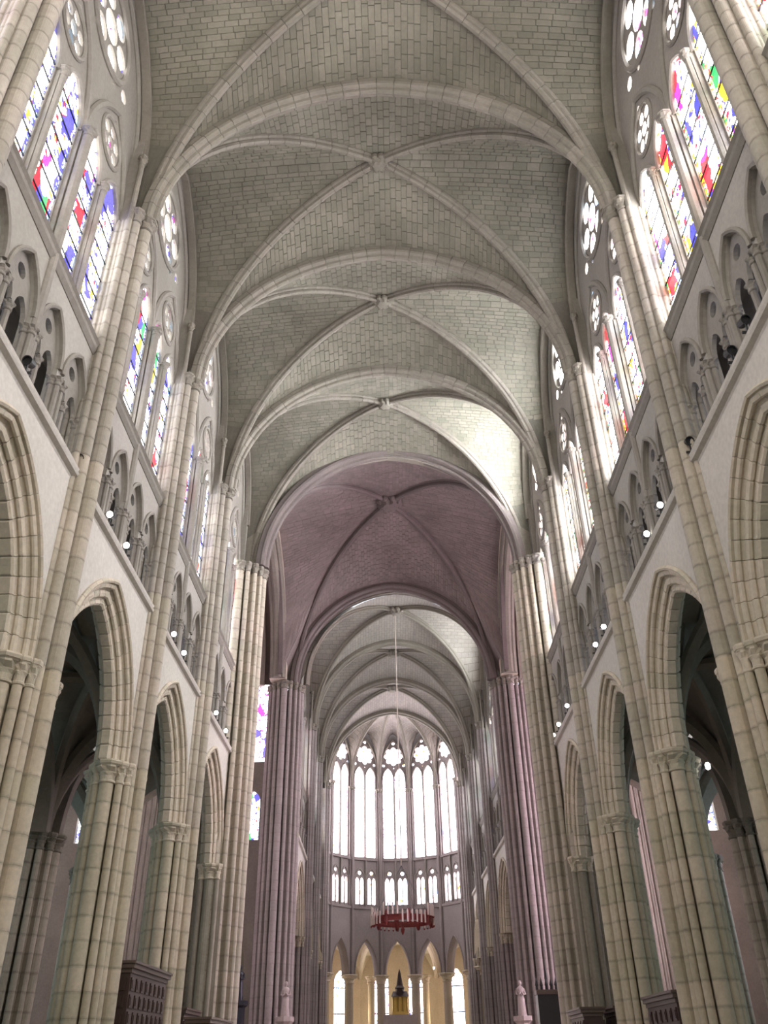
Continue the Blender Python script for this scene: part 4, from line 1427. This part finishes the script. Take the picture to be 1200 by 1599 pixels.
confessional(-7.2, 25.3, -1, 3.83, 'dark carved oak confessional with pale cornice between left nave piers', 3.7, 1.4)
confessional(7.5, 25.3, 1, 3.0, 'dark confessional with projecting cornice between right nave piers', 2.9, 1.4)
confessional(-7.5, 32.6, -1, 3.2, 'low dark wooden cabinet behind the third left pier', 2.2, 1.2)
confessional(-6.0, 31.3, -1, 2.85, 'dark wooden bench back below the fourth left pier', 3.6, .6)
confessional(7.5, 32.0, 1, 3.0, 'low dark wooden cabinet right of the fourth right pier foot', 1.8, 1.2)
confessional(6.2, 32.6, 1, 3.0, 'dark wooden bench back below the fourth right pier', 2.4, .6)

r = obj('choir_stall', None, None, (6.15, 40.5, 0), label='tall black wooden stall with spiky pinnacles by right crossing pier', category='stall')
obj('stall_back', B().box(-.42, .42, -.35, .35, 0, 3.9).me('stall_back', M['black']), r)
obj('canopy', B().box(-.46, .46, -.4, .4, 3.85, 4.02).me('canopy', M['wood2']), r)
pn = B().lathe([(.06, 4.0), (.05, 4.15), (.07, 4.2), (.0, 4.5)], 6).me('pinnacle', M['black'])
for i, x in enumerate((-.4, -.2, 0, .2, .4)):
    obj('pinnacle', pn, r, (x, -.2, 0), scale=(1, 1, 1) if i != 2 else (1, 1, 1))
obj('pinnacle', B().lathe([(.07, 4.0), (.05, 4.4), (.07, 4.45), (.0, 5.0)], 6).me('pinnacle', M['black']), r, (.06, .1, 0))


def statue(x, y, z0, h, mat, label, rot=0):
    """standing draped figure on a plinth"""
    r = obj('statue', None, None, (x, y, 0), (0, 0, rot), label=label, category='statue')
    obj('plinth', B().lathe([(.5, 0), (.5, .25), (.36, .35), (.34, z0 - .3), (.46, z0 - .2), (.46, z0)], 8).me('plinth', M[mat]), r)
    s = h / 1.75
    b = B()
    rz = [(.24, 0), (.25, .05), (.21, .5), (.19, .85), (.16, 1.02), (.2, 1.25), (.22, 1.38), (.12, 1.47), (.055, 1.5), (.055, 1.54), (.085, 1.58), (.1, 1.66), (.085, 1.74), (.03, 1.79)]
    v_before = len(b.v)
    b.lathe([(q * s, z0 + z * s) for q, z in rz], 16, mod=lambda i, a: .1 * math.cos(7 * a + i) if i < 5 else 0)
    for p in b.v:
        p.y *= .78
    for sg in (-1, 1):
        pa = [Vector((sg * .2 * s, 0, z0 + 1.36 * s)), Vector((sg * .27 * s, -.04 * s, z0 + 1.1 * s)), Vector((sg * .14 * s, -.2 * s, z0 + 1.05 * s)), Vector((sg * .03 * s, -.24 * s, z0 + 1.18 * s))]
        b.sweep(pa, (0, 1, 0), ngon(.055 * s, 7))
    obj('figure', b.me('figure', M[mat], True), r)
    return r


statue(-5.62, 48.3, 3.55, 1.5, 'marble', 'pale stone statue of a draped figure against far left crossing pier')
statue(6.05, 48.4, 3.4, 1.5, 'marble', 'shadowed stone statue of a draped figure against far right crossing pier')
statue(-7.75, 47.0, 4.2, 1.5, 'bronze', 'dark bronze statue on a pedestal behind near left crossing pier')

# high altar with gilded reliquary and spire
r = obj('high_altar', None, None, (AX + .12, 70.0, 0), label='gilded altar reliquary with dark wooden spire below the apse arches', category='altar')
obj('altar_table', B().box(-1.2, 1.2, -.5, .5, 0, 4.4).me('altar_table', M['marble']), r)
obj('reliquary', B().box(-.55, .55, -.3, .3, 4.4, 4.6).box(-.5, .5, -.25, .25, 4.6, 5.5).me('reliquary', M['gold']), r)
cm2 = B().lathe([(.07, 4.6), (.05, 4.7), (.05, 5.4), (.08, 5.5)], 8).me('gilt_column', M['gold'])
for x in (-.5, -.17, .17, .5):
    obj('gilt_column', cm2, r, (x, -.33, 0))
obj('roof', B().add([(-.62, -.38, 5.5), (.62, -.38, 5.5), (.62, .38, 5.5), (-.62, .38, 5.5), (-.5, 0, 5.85), (.5, 0, 5.85)], [(0, 1, 5, 4), (1, 2, 5), (2, 3, 4, 5), (3, 0, 4), (0, 3, 2, 1)]).me('roof', M['wood']), r)
obj('spire', B().lathe([(.32, 5.6), (.3, 6.0), (.36, 6.05), (.24, 6.2), (.1, 7.0), (.0, 7.3)], 8).me('spire', M['wood']), r)

# small lamps fixed by the ambulatory and aisle arches
lm = B().lathe([(.03, -.07), (.06, -.04), (.065, .06), (.03, .1)], 10).me('bulb', M['lens'])
bk = B().box(-.02, .02, 0, .35, -.03, .03).me('bracket', M['black'])
LP = [(AX - 1.5, 79.6, 7.9), (AX + 1.15, 79.6, 8.0), (AX + 2.95, 79.0, 8.0), (AX + 5.4, 77.5, 8.1), (6.9, 62.0, 8.3), (8.1, 21.87, 7.84), (-7.9, 36.28, 8.47)]
LL = ['behind left of the central apse arch', 'behind right of the central apse arch', 'behind the apse arch right of centre', 'behind the far right apse arch', 'on the right choir arcade', 'on capital of the second right nave pier', 'on the near left crossing pier, seen through the last left arch']
for i, (x, y, z) in enumerate(LP):
    r = obj('wall_lamp', None, None, (x, y, z), label='small bright lamp ' + LL[i], category='lamp', group='small wall lamps')
    obj('bulb', lm, r)
    obj('bracket', bk, r)
for i, (x, y, z) in enumerate(((AX - 8, 76, 5), (AX - 4, 82, 5), (AX + 4, 82, 5), (AX + 8, 76, 5), (AX, 84, 5))):
    ld = bpy.data.lights.new('chapel_standin_light', 'POINT')  # added warm point light without fixture, standing in for unseen chapel lamps
    ld.energy = 110
    ld.color = (1.0, .78, .48)
    ld.shadow_soft_size = .3
    lo = bpy.data.objects.new('chapel_standin_light', ld)
    lo.location = (x, y, z)
    COL.objects.link(lo)
